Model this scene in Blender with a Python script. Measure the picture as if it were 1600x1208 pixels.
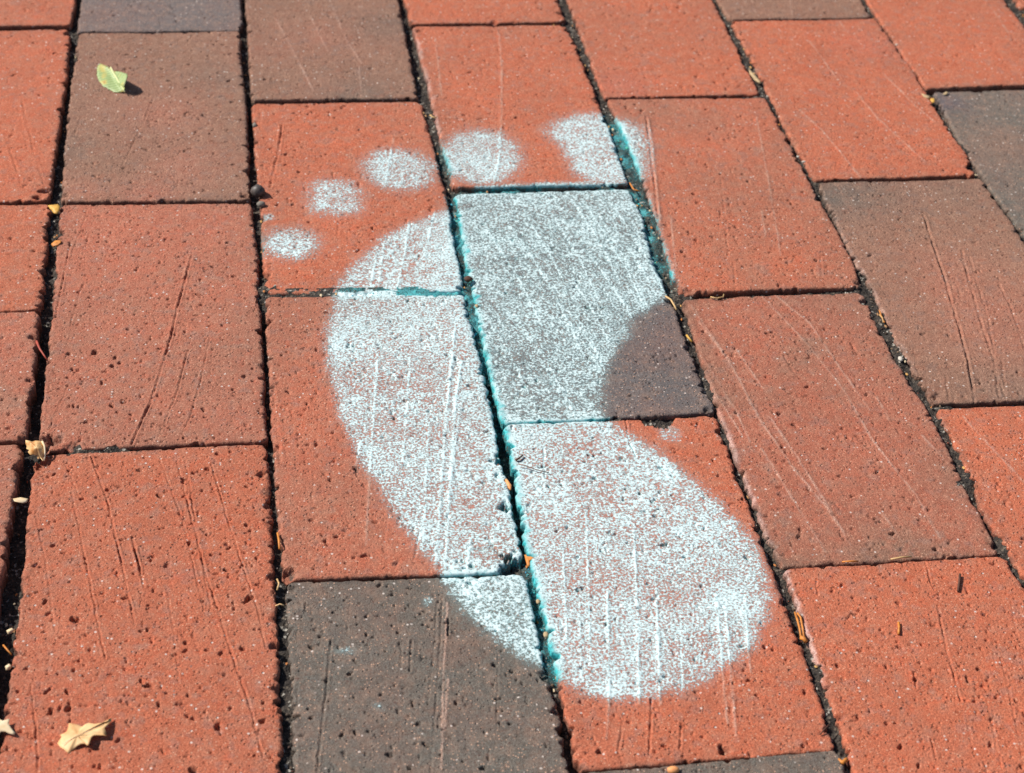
import bpy, math
import numpy as np
from mathutils import Matrix, Vector

for o in list(bpy.data.objects):
    bpy.data.objects.remove(o)
S = bpy.context.scene
COL = S.collection

# ------------------------------------------------------------------ camera
# solved from the photograph: the brick bond gives plane, tilt and focal length (metres, pavement top at z = 0)
CR = np.array([[0.9887917685900165, -0.13965423317514392, 0.05279709769381122],
               [-0.04197309391351124, -0.5993842623054452, -0.7993602226079838],
               [0.1432797883721037, 0.7881847507131947, -0.5985279450345028]])
CT = np.array([-0.17723264948773443, 0.14778643102311684, 0.6290669994139485])
CF = 3.605317619569504
CP = -CR.T @ CT
cam = bpy.data.cameras.new('camera')
camo = bpy.data.objects.new('camera', cam)
COL.objects.link(camo)
m = Matrix.Identity(4)
for i in range(3):
    m[i][0] = CR[0][i]; m[i][1] = -CR[1][i]; m[i][2] = -CR[2][i]; m[i][3] = CP[i]
camo.matrix_world = m
cam.sensor_width = 36.0
cam.sensor_fit = 'HORIZONTAL'
cam.lens = CF * 18.0
cam.clip_start = 0.02
cam.clip_end = 200.0
cam.dof.use_dof = True
cam.dof.focus_distance = 0.80
cam.dof.aperture_fstop = 20.0
S.camera = camo
S.render.filter_size = 1.0

# ------------------------------------------------------------------ sky, sun, exposure
SUN_EL = math.radians(43.0)
SUN_AZ = math.radians(-66.0)        # clockwise from +Y (away from the viewer): from the left, a little from behind the scene
w = bpy.data.worlds.new('World')
S.world = w
w.use_nodes = True
wn = w.node_tree
bg = wn.nodes['Background']
sky = wn.nodes.new('ShaderNodeTexSky')
sky.sky_type = 'NISHITA'
sky.sun_disc = False
sky.sun_elevation = SUN_EL
sky.sun_rotation = SUN_AZ
wn.links.new(sky.outputs[0], bg.inputs[0])
bg.inputs[1].default_value = 0.07
sun = bpy.data.lights.new('sun', 'SUN')
sun.energy = 5.0
sun.angle = math.radians(0.5)
sun.color = (1.0, 0.95, 0.88)
suno = bpy.data.objects.new('sun', sun)
COL.objects.link(suno)
sd_ = Vector((math.sin(SUN_AZ) * math.cos(SUN_EL), math.cos(SUN_AZ) * math.cos(SUN_EL), math.sin(SUN_EL)))
suno.rotation_euler = sd_.to_track_quat('Z', 'Y').to_euler()
S.view_settings.view_transform = 'Standard'
S.view_settings.look = 'None'
S.view_settings.gamma = 1.0
S.view_settings.use_curve_mapping = False
S.view_settings.exposure = 0.12

# ------------------------------------------------------------------ helpers
def at(x, y, z=0.0):
    """point of the world plane at height z that the photograph shows at pixel x, y (1600 x 1208)"""
    d = CR.T @ np.array([(x - 800) / 800 / CF, (y - 604) / 800 / CF, 1.0])
    k = (z - CP[2]) / d[2]
    return CP + d * k

def ats(pts, z=0.0):
    return np.array([at(p[0], p[1], z)[:2] for p in pts])

_tab = np.random.RandomState(7).rand(256, 256).astype(np.float32)
def vnoise(x, y, freq, seed=0):
    """value noise 0..1, freq in cells per metre"""
    x = x * freq + seed * 17.31 + 1000.0; y = y * freq + seed * 9.73 + 1000.0
    xi = np.floor(x).astype(np.int64); yi = np.floor(y).astype(np.int64)
    fx = x - xi; fy = y - yi
    fx = fx * fx * (3 - 2 * fx); fy = fy * fy * (3 - 2 * fy)
    x0 = xi & 255; x1 = (xi + 1) & 255; y0 = yi & 255; y1 = (yi + 1) & 255
    return (_tab[x0, y0] * (1 - fx) + _tab[x1, y0] * fx) * (1 - fy) + (_tab[x0, y1] * (1 - fx) + _tab[x1, y1] * fx) * fy

def fbm(x, y, freq, seed=0, octv=3):
    s = 0; a = 1.0; t = 0
    for k in range(octv):
        s = s + a * vnoise(x, y, freq * 2.03 ** k, seed + k * 3); t += a; a *= .55
    return s / t

def sstep(a, b, x):
    t = np.clip((x - a) / (b - a), 0, 1)
    return t * t * (3 - 2 * t)

def seg_dist(px, py, line):
    """distance to a polyline"""
    d = np.full(px.shape, 1e9)
    for (x0, y0), (x1, y1) in zip(line[:-1], line[1:]):
        dx, dy = x1 - x0, y1 - y0
        t = np.clip(((px - x0) * dx + (py - y0) * dy) / (dx * dx + dy * dy + 1e-18), 0, 1)
        d = np.minimum(d, np.hypot(px - x0 - t * dx, py - y0 - t * dy))
    return d

def sdist(px, py, poly):
    """signed distance to a closed polygon, positive inside"""
    P = np.vstack([poly, poly[:1]])
    d = seg_dist(px, py, P)
    ins = np.zeros(px.shape, bool)
    for (x0, y0), (x1, y1) in zip(P[:-1], P[1:]):
        c = ((y0 > py) != (y1 > py)) & (px < (x1 - x0) * (py - y0) / (y1 - y0 + 1e-18) + x0)
        ins ^= c
    return np.where(ins, d, -d)

def mesh_np(name, co, quads, smooth=True, attrs=None, cols=None):
    me = bpy.data.meshes.new(name)
    n = len(co); f = len(quads); k = quads.shape[1]
    me.vertices.add(n)
    me.vertices.foreach_set('co', np.ascontiguousarray(co, dtype=np.float32).ravel())
    me.loops.add(f * k)
    me.loops.foreach_set('vertex_index', np.ascontiguousarray(quads, dtype=np.int32).ravel())
    me.polygons.add(f)
    me.polygons.foreach_set('loop_start', np.arange(0, f * k, k, dtype=np.int32))
    me.polygons.foreach_set('use_smooth', np.full(f, smooth, dtype=bool))
    me.update(calc_edges=True)
    for an, av in (attrs or {}).items():
        a = me.attributes.new(an, 'FLOAT', 'POINT')
        a.data.foreach_set('value', np.ascontiguousarray(av, dtype=np.float32))
    for an, av in (cols or {}).items():
        a = me.attributes.new(an, 'FLOAT_COLOR', 'POINT')
        c4 = np.ones((n, 4), np.float32); c4[:, :3] = av
        a.data.foreach_set('color', c4.ravel())
    return me

def obj(name, me, mat=None, parent=None, **props):
    o = bpy.data.objects.new(name, me)
    COL.objects.link(o)
    if mat is not None and me is not None and not me.materials:
        me.materials.append(mat)
    if parent is not None:
        o.parent = parent
        if parent.type == 'EMPTY' and parent.location.length > 0:
            o.matrix_parent_inverse = Matrix.Translation(-parent.location)
    for k, v in props.items():
        o[k] = v
    return o

def srgb(r, g, b):
    f = lambda c: (c / 255 / 12.92) if c <= 10 else ((c / 255 + .055) / 1.055) ** 2.4
    return np.array([f(r), f(g), f(b)])

# ------------------------------------------------------------------ materials
class NT:
    def __init__(s, name):
        s.m = bpy.data.materials.new(name); s.m.use_nodes = True
        s.t = s.m.node_tree; s.b = s.t.nodes['Principled BSDF']; s.out = s.t.nodes['Material Output']
    def n(s, typ, ins=None, **kw):
        nd = s.t.nodes.new(typ)
        for k, v in kw.items(): setattr(nd, k, v)
        for k, v in (ins or {}).items():
            if hasattr(v, 'links') or isinstance(v, bpy.types.NodeSocket): s.t.links.new(v, nd.inputs[k])
            else: nd.inputs[k].default_value = v
        return nd
    def link(s, a, b): s.t.links.new(a, b)
    def math(s, op, a, b=0.0, c=None, clamp=False):
        nd = s.t.nodes.new('ShaderNodeMath'); nd.operation = op; nd.use_clamp = clamp
        for i, v in enumerate((a, b, c)):
            if v is None: continue
            if isinstance(v, bpy.types.NodeSocket): s.t.links.new(v, nd.inputs[i])
            else: nd.inputs[i].default_value = v
        return nd.outputs[0]
    def mix(s, fac, a, b, blend='MIX'):
        nd = s.t.nodes.new('ShaderNodeMix'); nd.data_type = 'RGBA'; nd.blend_type = blend
        for i, v in ((0, fac), (6, a), (7, b)):
            if isinstance(v, bpy.types.NodeSocket): s.t.links.new(v, nd.inputs[i])
            elif i == 0: nd.inputs[0].default_value = v
            else: nd.inputs[i].default_value = (*v, 1) if len(v) == 3 else v
        return nd.outputs[2]
    def ramp(s, fac, lo, hi, v0=0.0, v1=1.0):
        nd = s.n('ShaderNodeMapRange', {0: fac, 1: lo, 2: hi, 3: v0, 4: v1}); nd.clamp = True
        return nd.outputs[0]

def brick_material():
    k = NT('fired_clay')
    pos = k.n('ShaderNodeTexCoord').outputs['Object']
    att = k.n('ShaderNodeAttribute', attribute_name='tone').outputs['Color']
    n1 = k.n('ShaderNodeTexNoise', {'Vector': pos, 'Scale': 1100.0, 'Detail': 3.0, 'Roughness': .65})
    n2 = k.n('ShaderNodeTexNoise', {'Vector': pos, 'Scale': 160.0, 'Detail': 4.0, 'Roughness': .6})
    n3 = k.n('ShaderNodeTexNoise', {'Vector': pos, 'Scale': 25.0, 'Detail': 3.0, 'Roughness': .55})
    c = k.mix(1.0, att, k.n('ShaderNodeCombineColor', {0: k.ramp(n1.outputs[0], .3, .7, .74, 1.22), 1: k.ramp(n1.outputs[0], .3, .7, .70, 1.30), 2: k.ramp(n1.outputs[0], .3, .7, .68, 1.34)}).outputs[0], 'MULTIPLY')
    n0 = k.n('ShaderNodeTexNoise', {'Vector': pos, 'Scale': 2300.0, 'Detail': 2.0, 'Roughness': .7})
    c = k.mix(1.0, c, k.n('ShaderNodeCombineColor', {0: k.ramp(n0.outputs[0], .32, .68, .66, 1.28), 1: k.ramp(n0.outputs[0], .32, .68, .56, 1.46), 2: k.ramp(n0.outputs[0], .32, .68, .54, 1.54)}).outputs[0], 'MULTIPLY')
    # dusty paler film in patches
    c = k.mix(k.ramp(n2.outputs[0], .46, .72, 0.0, .30), c, tuple(srgb(176, 140, 118)))
    c = k.mix(k.ramp(n3.outputs[0], .45, .75, 0.0, .22), c, tuple(srgb(150, 96, 78)))
    # pale and dark mineral grains
    v = k.n('ShaderNodeTexVoronoi', {'Vector': pos, 'Scale': 640.0})
    rnd = k.n('ShaderNodeSeparateColor', {0: v.outputs['Color']})
    near = k.ramp(v.outputs['Distance'], .20, .40, 1.0, 0.0)
    c = k.mix(k.math('MULTIPLY', near, k.ramp(rnd.outputs[0], .945, .97, 0, .8)), c, tuple(srgb(228, 214, 204)))
    c = k.mix(k.math('MULTIPLY', near, k.ramp(rnd.outputs[1], .93, .96, 0, .70)), c, tuple(srgb(92, 62, 54)))
    v2 = k.n('ShaderNodeTexVoronoi', {'Vector': pos, 'Scale': 1250.0})
    rnd2 = k.n('ShaderNodeSeparateColor', {0: v2.outputs['Color']})
    near2 = k.ramp(v2.outputs['Distance'], .25, .5, 1.0, 0.0)
    c = k.mix(k.math('MULTIPLY', near2, k.ramp(rnd2.outputs[0], .88, .92, 0, .6)), c, tuple(srgb(230, 180, 150)))
    c = k.mix(k.math('MULTIPLY', near2, k.ramp(rnd2.outputs[1], .90, .95, 0, .55)), c, tuple(srgb(100, 70, 62)))
    k.link(c, k.b.inputs['Base Color'])
    k.b.inputs['Roughness'].default_value = .82
    k.b.inputs['Specular IOR Level'].default_value = .35
    # fine relief: sandy grain and faint drag lines of the wire cut
    mp = k.n('ShaderNodeMapping', {'Vector': pos, 'Rotation': (0, 0, .10), 'Scale': (1.0, .06, 1.0)})
    dr = k.n('ShaderNodeTexNoise', {'Vector': mp.outputs[0], 'Scale': 420.0, 'Detail': 2.0})
    h = k.math('ADD', k.math('MULTIPLY_ADD', n0.outputs[0], .5, k.math('MULTIPLY', n1.outputs[0], .9)), k.math('MULTIPLY', dr.outputs[0], .25))
    h = k.math('SUBTRACT', h, k.math('MULTIPLY', k.math('MULTIPLY', near, k.ramp(rnd.outputs[2], .86, .9)), .9))
    b = k.n('ShaderNodeBump', {'Height': h, 'Strength': .9, 'Distance': .0006})
    k.link(b.outputs[0], k.b.inputs['Normal'])
    return k.m

def paint_material():
    k = NT('spray_paint')
    pos = k.n('ShaderNodeTexCoord').outputs['Object']
    cov = k.n('ShaderNodeAttribute', attribute_name='cover').outputs['Fac']
    fre = k.n('ShaderNodeAttribute', attribute_name='fresh').outputs['Fac']
    n1 = k.n('ShaderNodeTexNoise', {'Vector': pos, 'Scale': 900.0, 'Detail': 4.0, 'Roughness': .72, 'Lacunarity': 2.1})
    n2 = k.n('ShaderNodeTexNoise', {'Vector': pos, 'Scale': 900.0, 'Detail': 2.0})
    v = k.math('MULTIPLY_ADD', n1.outputs[0], 3.0, -1.0)
    al = k.math('MULTIPLY', k.math('SUBTRACT', cov, v), 2.6, clamp=True)
    film = k.math('MULTIPLY', k.ramp(cov, .05, .75, 0.0, .15), k.ramp(n1.outputs[0], .3, .55, .5, 1.0))   # thin mist between the specks
    al = k.math('MAXIMUM', al, film)
    thick = k.ramp(k.math('SUBTRACT', cov, v), 0.0, .5)
    c = k.mix(thick, tuple(srgb(186, 226, 228)), tuple(srgb(220, 238, 239)))
    c = k.mix(k.math('MULTIPLY', k.ramp(n2.outputs[0], .52, .66, 0, .55), thick), c, tuple(srgb(150, 214, 219)))
    c = k.mix(fre, c, k.mix(k.ramp(n2.outputs[0], .35, .6), tuple(srgb(18, 110, 118)), tuple(srgb(70, 190, 194))))
    k.link(c, k.b.inputs['Base Color'])
    k.link(al, k.b.inputs['Alpha'])
    k.b.inputs['Roughness'].default_value = .6
    k.b.inputs['Specular IOR Level'].default_value = .3
    h = k.math('ADD', k.math('MULTIPLY', thick, .5), n2.outputs[0])
    b = k.n('ShaderNodeBump', {'Height': h, 'Strength': .6, 'Distance': .0003})
    k.link(b.outputs[0], k.b.inputs['Normal'])
    return k.m

def soil_material():
    k = NT('joint_dirt')
    pos = k.n('ShaderNodeTexCoord').outputs['Object']
    n1 = k.n('ShaderNodeTexNoise', {'Vector': pos, 'Scale': 900.0, 'Detail': 4.0, 'Roughness': .7})
    n2 = k.n('ShaderNodeTexNoise', {'Vector': pos, 'Scale': 90.0, 'Detail': 3.0})
    v = k.n('ShaderNodeTexVoronoi', {'Vector': pos, 'Scale': 900.0})
    rnd = k.n('ShaderNodeSeparateColor', {0: v.outputs['Color']})
    c = k.mix(k.ramp(n1.outputs[0], .35, .7), (.012, .010, .009), (.100, .078, .060))
    c = k.mix(k.ramp(n2.outputs[0], .4, .65, 0, .5), c, (.014, .012, .011))
    c = k.mix(k.ramp(rnd.outputs[0], .90, .92, 0, .8), c, (.17, .135, .10))
    c = k.mix(k.ramp(rnd.outputs[1], .95, .97, 0, .8), c, (.45, .42, .36))
    k.link(c, k.b.inputs['Base Color'])
    k.b.inputs['Roughness'].default_value = .95
    b = k.n('ShaderNodeBump', {'Height': k.math('ADD', n1.outputs[0], v.outputs['Distance']), 'Strength': 1.0, 'Distance': .0006})
    k.link(b.outputs[0], k.b.inputs['Normal'])
    return k.m

def plain(name, rgb, rough=.7, var=.3, scale=500., alt=None, trans=0.0):
    k = NT(name)
    pos = k.n('ShaderNodeTexCoord').outputs['Object']
    n = k.n('ShaderNodeTexNoise', {'Vector': pos, 'Scale': scale, 'Detail': 4.0, 'Roughness': .6})
    a = tuple(np.array(rgb) * (1 - var)); b = tuple(np.clip(np.array(alt if alt is not None else np.array(rgb) * (1 + var)), 0, .95))
    k.link(k.mix(k.ramp(n.outputs[0], .35, .65), a, b), k.b.inputs['Base Color'])
    k.b.inputs['Roughness'].default_value = rough
    bm = k.n('ShaderNodeBump', {'Height': n.outputs[0], 'Strength': .5, 'Distance': .0002})
    k.link(bm.outputs[0], k.b.inputs['Normal'])
    return k.m

def grain_material():
    k = NT('grit')
    att = k.n('ShaderNodeAttribute', attribute_name='tone').outputs['Color']
    k.link(att, k.b.inputs['Base Color'])
    k.b.inputs['Roughness'].default_value = .8
    return k.m

M_BRICK = brick_material(); M_PAINT = paint_material(); M_SOIL = soil_material(); M_GRIT = grain_material()

# ------------------------------------------------------------------ the bricks, traced edge by edge
RED = srgb(195, 105, 73)
DUST = srgb(186, 108, 82)
BRN = srgb(150, 108, 87)
DRK = srgb(108, 98, 88)
DRK2 = srgb(118, 104, 99)
LEN, WID = .1975, .0955
# name, left edge (top to bottom), right edge, what runs out of the picture, tone, pits, cell mm
BR = [
 ('a0', [(130, 0), (121, 48)], [(376, 0), (378, 47)], 'u', DRK2, .7, .8),
 ('b0', [(124, 54), (113, 130), (103, 230), (97, 313)], [(373, 51), (380, 130), (387, 230), (389, 311)], '', BRN, .8, .62),
 ('c0', [(94, 321), (88, 400), (78, 540), (66, 640), (63, 703)], [(391, 318), (402, 400), (408, 540), (413, 640), (416, 687)], '', DUST, 1.1, .50),
 ('d0', [(57, 714), (46, 780), (35, 922), (14, 1081), (-3, 1208)], [(415, 695), (421, 780), (429, 930), (437, 1100), (441, 1208)], 'd', RED * .95, 1.0, .43),
 ('a9', [], [(118, 0), (112, 39)], 'ul', RED, .7, .9),
 ('b9', [], [(110, 49), (99, 159), (82, 265), (75, 313)], 'l', RED, 1.0, .68),
 ('c9', [], [(79, 322), (73, 400), (63, 484)], 'l', RED, 1.0, .75),
 ('d9', [], [(61, 491), (51, 600), (39, 690)], 'l', DUST, 1.0, .7),
 ('e9', [], [(35, 700), (21, 780), (4, 904), (-10, 1000)], 'ld', DUST, 1.0, .65),
 ('a1', [(387, 0), (393, 155)], [(625, 0), (641, 90), (652, 152)], 'u', BRN * .95, .5, .72),
 ('b1', [(395, 161), (400, 235), (408, 318), (411, 400), (418, 457)], [(657, 159), (676, 225), (695, 298), (710, 380), (723, 452)], '', RED, .9, .62),
 ('c1', [(416, 466), (419, 545), (427, 678), (433, 777), (437, 830), (443, 902)], [(724, 462), (741, 529), (762, 612), (781, 711), (797, 780), (813, 850), (819, 889)], '', RED * .5 + DUST * .5, 1.0, .58),
 ('d1', [(447, 911), (453, 1010), (462, 1208)], [(819, 898), (830, 939), (848, 1035), (871, 1106), (886, 1208)], 'd', DRK, .9, .46),
 ('a2', [(634, 0), (642, 36)], [(874, 0), (882, 32)], 'u', RED, .6, .9),
 ('b2', [(646, 44), (670, 132), (692, 232), (710, 290)], [(884, 41), (902, 80), (933, 156), (966, 245), (980, 287)], '', RED, .7, .66),
 ('c2', [(712, 302), (726, 394), (738, 446), (753, 522), (774, 612), (786, 658)], [(984, 296), (1003, 334), (1019, 400), (1034, 440), (1057, 489), (1091, 585), (1117, 643)], '', srgb(106, 97, 94), .5, .62),
 ('d2', [(790, 665), (802, 728), (821, 844), (841, 920), (873, 1056), (889, 1134), (907, 1202)], [(1118, 650), (1134, 691), (1151, 738), (1168, 787), (1198, 869), (1226, 943), (1258, 1028), (1284, 1099), (1305, 1168)], '', RED, .7, .46),
 ('e2', [(909, 1211), (913, 1225)], [(1310, 1175), (1314, 1190)], 'd', DRK, .8, .55),
 ('a3', [(886, 0), (915, 75), (945, 151)], [(1114, 0), (1150, 72), (1187, 147)], 'u', RED, .6, .85),
 ('b3', [(949, 157), (985, 232), (1028, 348), (1050, 425), (1064, 455)], [(1196, 155), (1228, 215), (1262, 281), (1330, 400), (1345, 447)], '', RED * .8 + DUST * .2, .8, .62),
 ('c3', [(1067, 468), (1087, 529), (1113, 612), (1131, 661), (1174, 774), (1203, 845), (1221, 882)], [(1349, 457), (1372, 512), (1412, 585), (1448, 638), (1481, 701), (1512, 767), (1532, 801), (1561, 863)], '', DUST * .9, .7, .58),
 ('d3', [(1225, 891), (1244, 939), (1273, 1028), (1308, 1117), (1337, 1208)], [(1569, 871), (1600, 922), (1640, 985)], 'd', RED, 1.0, .47),
 ('a4', [(1123, 0), (1139, 29)], [(1347, 0), (1362, 26)], 'u', BRN, .5, .95),
 ('b4', [(1143, 34), (1197, 135), (1230, 205), (1273, 279)], [(1368, 31), (1418, 99), (1465, 175), (1508, 238), (1524, 271)], '', RED, .5, .7),
 ('c4', [(1278, 287), (1332, 400), (1360, 443), (1395, 519), (1432, 585), (1458, 629)], [(1534, 280), (1600, 377), (1655, 455)], 'd', BRN * 1.02, .5, .62),
 ('d4', [(1464, 640), (1496, 701), (1526, 774), (1541, 805), (1577, 862), (1600, 900)], [], 'rd', RED, .5, .6),
 ('a5', [(1356, 0), (1400, 68), (1446, 139)], [(1572, 0), (1590, 22), (1668, 130)], 'u', RED, .5, .9),
 ('b5', [(1460, 144), (1498, 215), (1535, 271), (1600, 368)], [], 'r', DRK * 1.15, .4, .8),
 ('b6', [(1588, 0), (1596, 11)], [], 'ur', RED, .4, 1.0),
 ('c6', [(1602, 17), (1612, 35)], [], 'rd', DRK, .4, 1.0),
]
V2 = {'b5': .1975}

PL = {}      # traced scratches per brick: (px polyline, depth mm, width mm, painted)
def sc(b, *lines):
    PL.setdefault(b, []).extend(lines)
sc('b0', ([(240, 152), (225, 190), (190, 260)], .5, .35), ([(268, 265), (250, 303)], .4, .3), ([(192, 262), (182, 300)], .3, .3), ([(125, 185), (116, 215)], .4, .35), ([(290, 112), (275, 150)], .2, .3))
sc('b9', ([(35, 160), (52, 235), (72, 300)], .5, .35), ([(15, 232), (33, 288)], .7, .4), ([(28, 170), (60, 300)], .3, .3))
sc('c0', ([(300, 398), (280, 470), (262, 545), (238, 622), (205, 695)], .9, .5), ([(328, 530), (312, 600), (298, 650), (280, 688)], .6, .4), ([(292, 550), (278, 610), (248, 683)], .7, .4),
   ([(108, 600), (75, 675)], .5, .35), ([(110, 380), (98, 440), (84, 510)], .6, .45), ([(128, 445), (110, 510)], .4, .4), ([(283, 510), (272, 560)], .3, .35), ([(150, 330), (128, 400)], .3, .3), ([(138, 325), (100, 430), (90, 470)], .3, .3))
sc('d0', ([(143, 715), (167, 780), (190, 880), (211, 978)], .8, .45), ([(207, 840), (214, 870), (226, 918)], 1.3, .55), ([(112, 770), (135, 880), (164, 1030)], .6, .4), ([(55, 800), (70, 870), (86, 988)], .45, .4),
   ([(276, 720), (294, 787), (320, 890), (340, 950), (368, 1040), (390, 1099), (411, 1184)], .6, .45), ([(330, 725), (352, 800), (385, 900), (402, 950), (416, 1015)], .7, .4), ([(290, 720), (314, 870), (330, 950)], .4, .4), ([(250, 720), (285, 810), (318, 952)], .55, .35), ([(48, 1070), (55, 1130), (61, 1208)], .6, .4),
   ([(262, 930), (272, 990), (280, 1060)], .25, .35), ([(100, 720), (130, 790)], .3, .35))
sc('a1', ([(515, 0), (540, 60), (566, 100)], -.3, .35), ([(432, 30), (460, 85), (490, 142)], -.25, .35), ([(485, 25), (512, 80)], -.3, .3), ([(545, 5), (520, 40)], .2, .3), ([(560, 100), (565, 140)], -.2, .3))
sc('b1', ([(441, 195), (434, 240), (422, 292)], .9, .45), ([(407, 175), (406, 200)], .5, .4), ([(615, 215), (606, 260), (600, 300)], -.35, .4), ([(640, 345), (632, 395), (620, 450)], -.4, .45), ([(590, 385), (578, 450)], -.35, .4), ([(600, 380), (590, 452)], -.35, .35), ([(680, 330), (662, 400)], -.25, .4), ([(529, 345), (527, 370)], .5, .4))
sc('c1', ([(711, 512), (704, 580), (695, 680), (686, 800), (680, 890)], -.5, .45), ([(722, 565), (712, 625), (705, 720), (695, 890)], -.5, .5), ([(517, 540), (508, 590)], -.4, .5), ([(562, 690), (556, 735)], -.3, .4), ([(655, 835), (648, 870), (640, 893)], .5, .4), ([(735, 840), (729, 888)], -.4, .4), ([(500, 600), (490, 760), (478, 890)], .15, .4), ([(590, 560), (580, 700), (572, 850)], -.18, .4), ([(640, 560), (630, 720)], -.2, .4), ([(670, 660), (660, 860)], -.22, .4), ([(426, 600), (435, 700), (437, 720)], .6, .7), ([(610, 790), (598, 850)], .2, .35), ([(718, 640), (700, 780)], -.35, .35))
sc('d1', ([(692, 930), (684, 1060), (672, 1208)], .4, .45), ([(683, 940), (675, 1050), (668, 1100)], .35, .4), ([(699, 940), (692, 1080), (690, 1200)], -.3, .4), ([(517, 1000), (508, 1090), (495, 1208)], .6, .5), ([(643, 1000), (641, 1048)], .9, .5), ([(701, 965), (700, 992)], .8, .45), ([(548, 930), (540, 1000)], .2, .4), ([(778, 1020), (776, 1140)], .25, .4), ([(628, 1000), (626, 1045)], .3, .4), ([(700, 1060), (695, 1140)], -.3, .5), ([(478, 940), (476, 958)], .6, .4))
sc('b2', ([(779, 48), (784, 110), (784, 180), (779, 250), (772, 287)], -.45, .4), ([(852, 100), (856, 180)], .15, .3), ([(680, 60), (690, 150)], -.15, .3))
sc('d2', ([(948, 925), (951, 1000), (952, 1090), (948, 1155)], -.5, .45), ([(990, 820), (995, 930), (999, 1100)], -.45, .45), ([(1024, 900), (1028, 1000), (1032, 1100)], -.5, .5), ([(1018, 1092), (1014, 1180)], .8, .5), ([(1120, 930), (1128, 1040), (1137, 1130)], -.5, .5), ([(1134, 955), (1142, 1050), (1150, 1150)], -.6, .55), ([(975, 1115), (965, 1182)], .6, .45), ([(915, 800), (920, 930), (922, 1040)], -.3, .4), ([(1165, 935), (1168, 1000), (1172, 1050)], -.35, .4), ([(1063, 960), (1066, 1080)], .2, .4), ([(880, 860), (885, 1000)], -.3, .4), ([(905, 940), (908, 1060)], -.25, .4), ([(850, 700), (852, 745)], .5, .45), ([(978, 655), (984, 690), (995, 712)], .6, .45), ([(1065, 1130), (1062, 1170)], .5, .45))
sc('b3', ([(1013, 188), (1021, 240), (1027, 300), (1032, 345)], -.6, .4), ([(1009, 183), (1017, 240), (1024, 300), (1029, 350)], .8, .45), ([(1125, 270), (1132, 330), (1138, 400)], .25, .4), ([(1182, 185), (1200, 280), (1220, 400)], -.25, .35), ([(1190, 330), (1196, 370)], -.3, .4), ([(1142, 265), (1146, 280)], .7, .4), ([(1146, 410), (1149, 445)], .4, .4), ([(1282, 395), (1285, 450)], .25, .4), ([(1048, 340), (1056, 420)], -.2, .4))
sc('c3', ([(1080, 475), (1110, 520), (1140, 563), (1190, 660), (1240, 730), (1290, 790), (1330, 850)], -.45, .4), ([(1092, 500), (1125, 545), (1155, 590), (1195, 605)], -.25, .35), ([(1150, 545), (1195, 610)], -.5, .4), ([(1213, 462), (1265, 505), (1310, 570), (1345, 620), (1360, 640)], -.5, .4), ([(1190, 462), (1260, 535), (1320, 610), (1365, 690), (1430, 770), (1470, 840)], -.35, .4), ([(1202, 650), (1250, 720), (1289, 782), (1318, 830)], -.45, .45), ([(1170, 520), (1172, 550)], .4, .4), ([(1225, 555), (1240, 580)], .6, .5), ([(1440, 680), (1472, 712)], -.4, .5), ([(1100, 560), (1150, 640), (1172, 690)], -.25, .35), ([(1370, 620), (1390, 655)], -.4, .4), ([(1110, 600), (1160, 680)], -.25, .35), ([(1190, 700), (1290, 860)], -.2, .4), ([(1380, 800), (1420, 860)], -.2, .4))
sc('d3', ([(1465, 945), (1478, 1010), (1490, 1050), (1501, 1096)], .6, .45), ([(1447, 878), (1452, 905), (1460, 922)], .6, .4), ([(1275, 905), (1278, 930)], .4, .4), ([(1565, 1030), (1590, 1140), (1600, 1200)], .3, .4), ([(1455, 1155), (1462, 1185)], .6, .4), ([(1530, 1040), (1550, 1130), (1565, 1200)], .25, .4), ([(1580, 940), (1610, 1090)], .2, .4), ([(1428, 1050), (1432, 1075)], .6, .45), ([(1508, 1110), (1520, 1170)], .2, .4))
sc('a4', ([(1235, 0), (1238, 30)], -.3, .35), ([(1175, 0), (1180, 20)], -.2, .3))
sc('b4', ([(1338, 145), (1372, 185), (1405, 215), (1446, 252)], -.5, .4), ([(1250, 172), (1290, 210), (1345, 277)], -.3, .35), ([(1380, 115), (1430, 165), (1460, 190)], -.25, .35), ([(1265, 65), (1310, 125)], -.25, .35), ([(1312, 35), (1325, 52)], -.3, .4))
sc('c4', ([(1443, 335), (1458, 380), (1475, 430), (1497, 505), (1512, 560), (1524, 628)], .9, .5), ([(1503, 390), (1512, 430), (1535, 510), (1553, 560), (1561, 618)], .7, .45), ([(1515, 400), (1545, 500), (1560, 590), (1572, 620)], .5, .4), ([(1560, 440), (1580, 480), (1602, 545)], .6, .4), ([(1478, 585), (1483, 625)], .5, .4), ([(1565, 560), (1572, 618)], .4, .4))
sc('d4', ([(1505, 650), (1550, 700), (1602, 755)], -.3, .4))
sc('a5', ([(1540, 0), (1580, 60)], -.15, .35))

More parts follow.
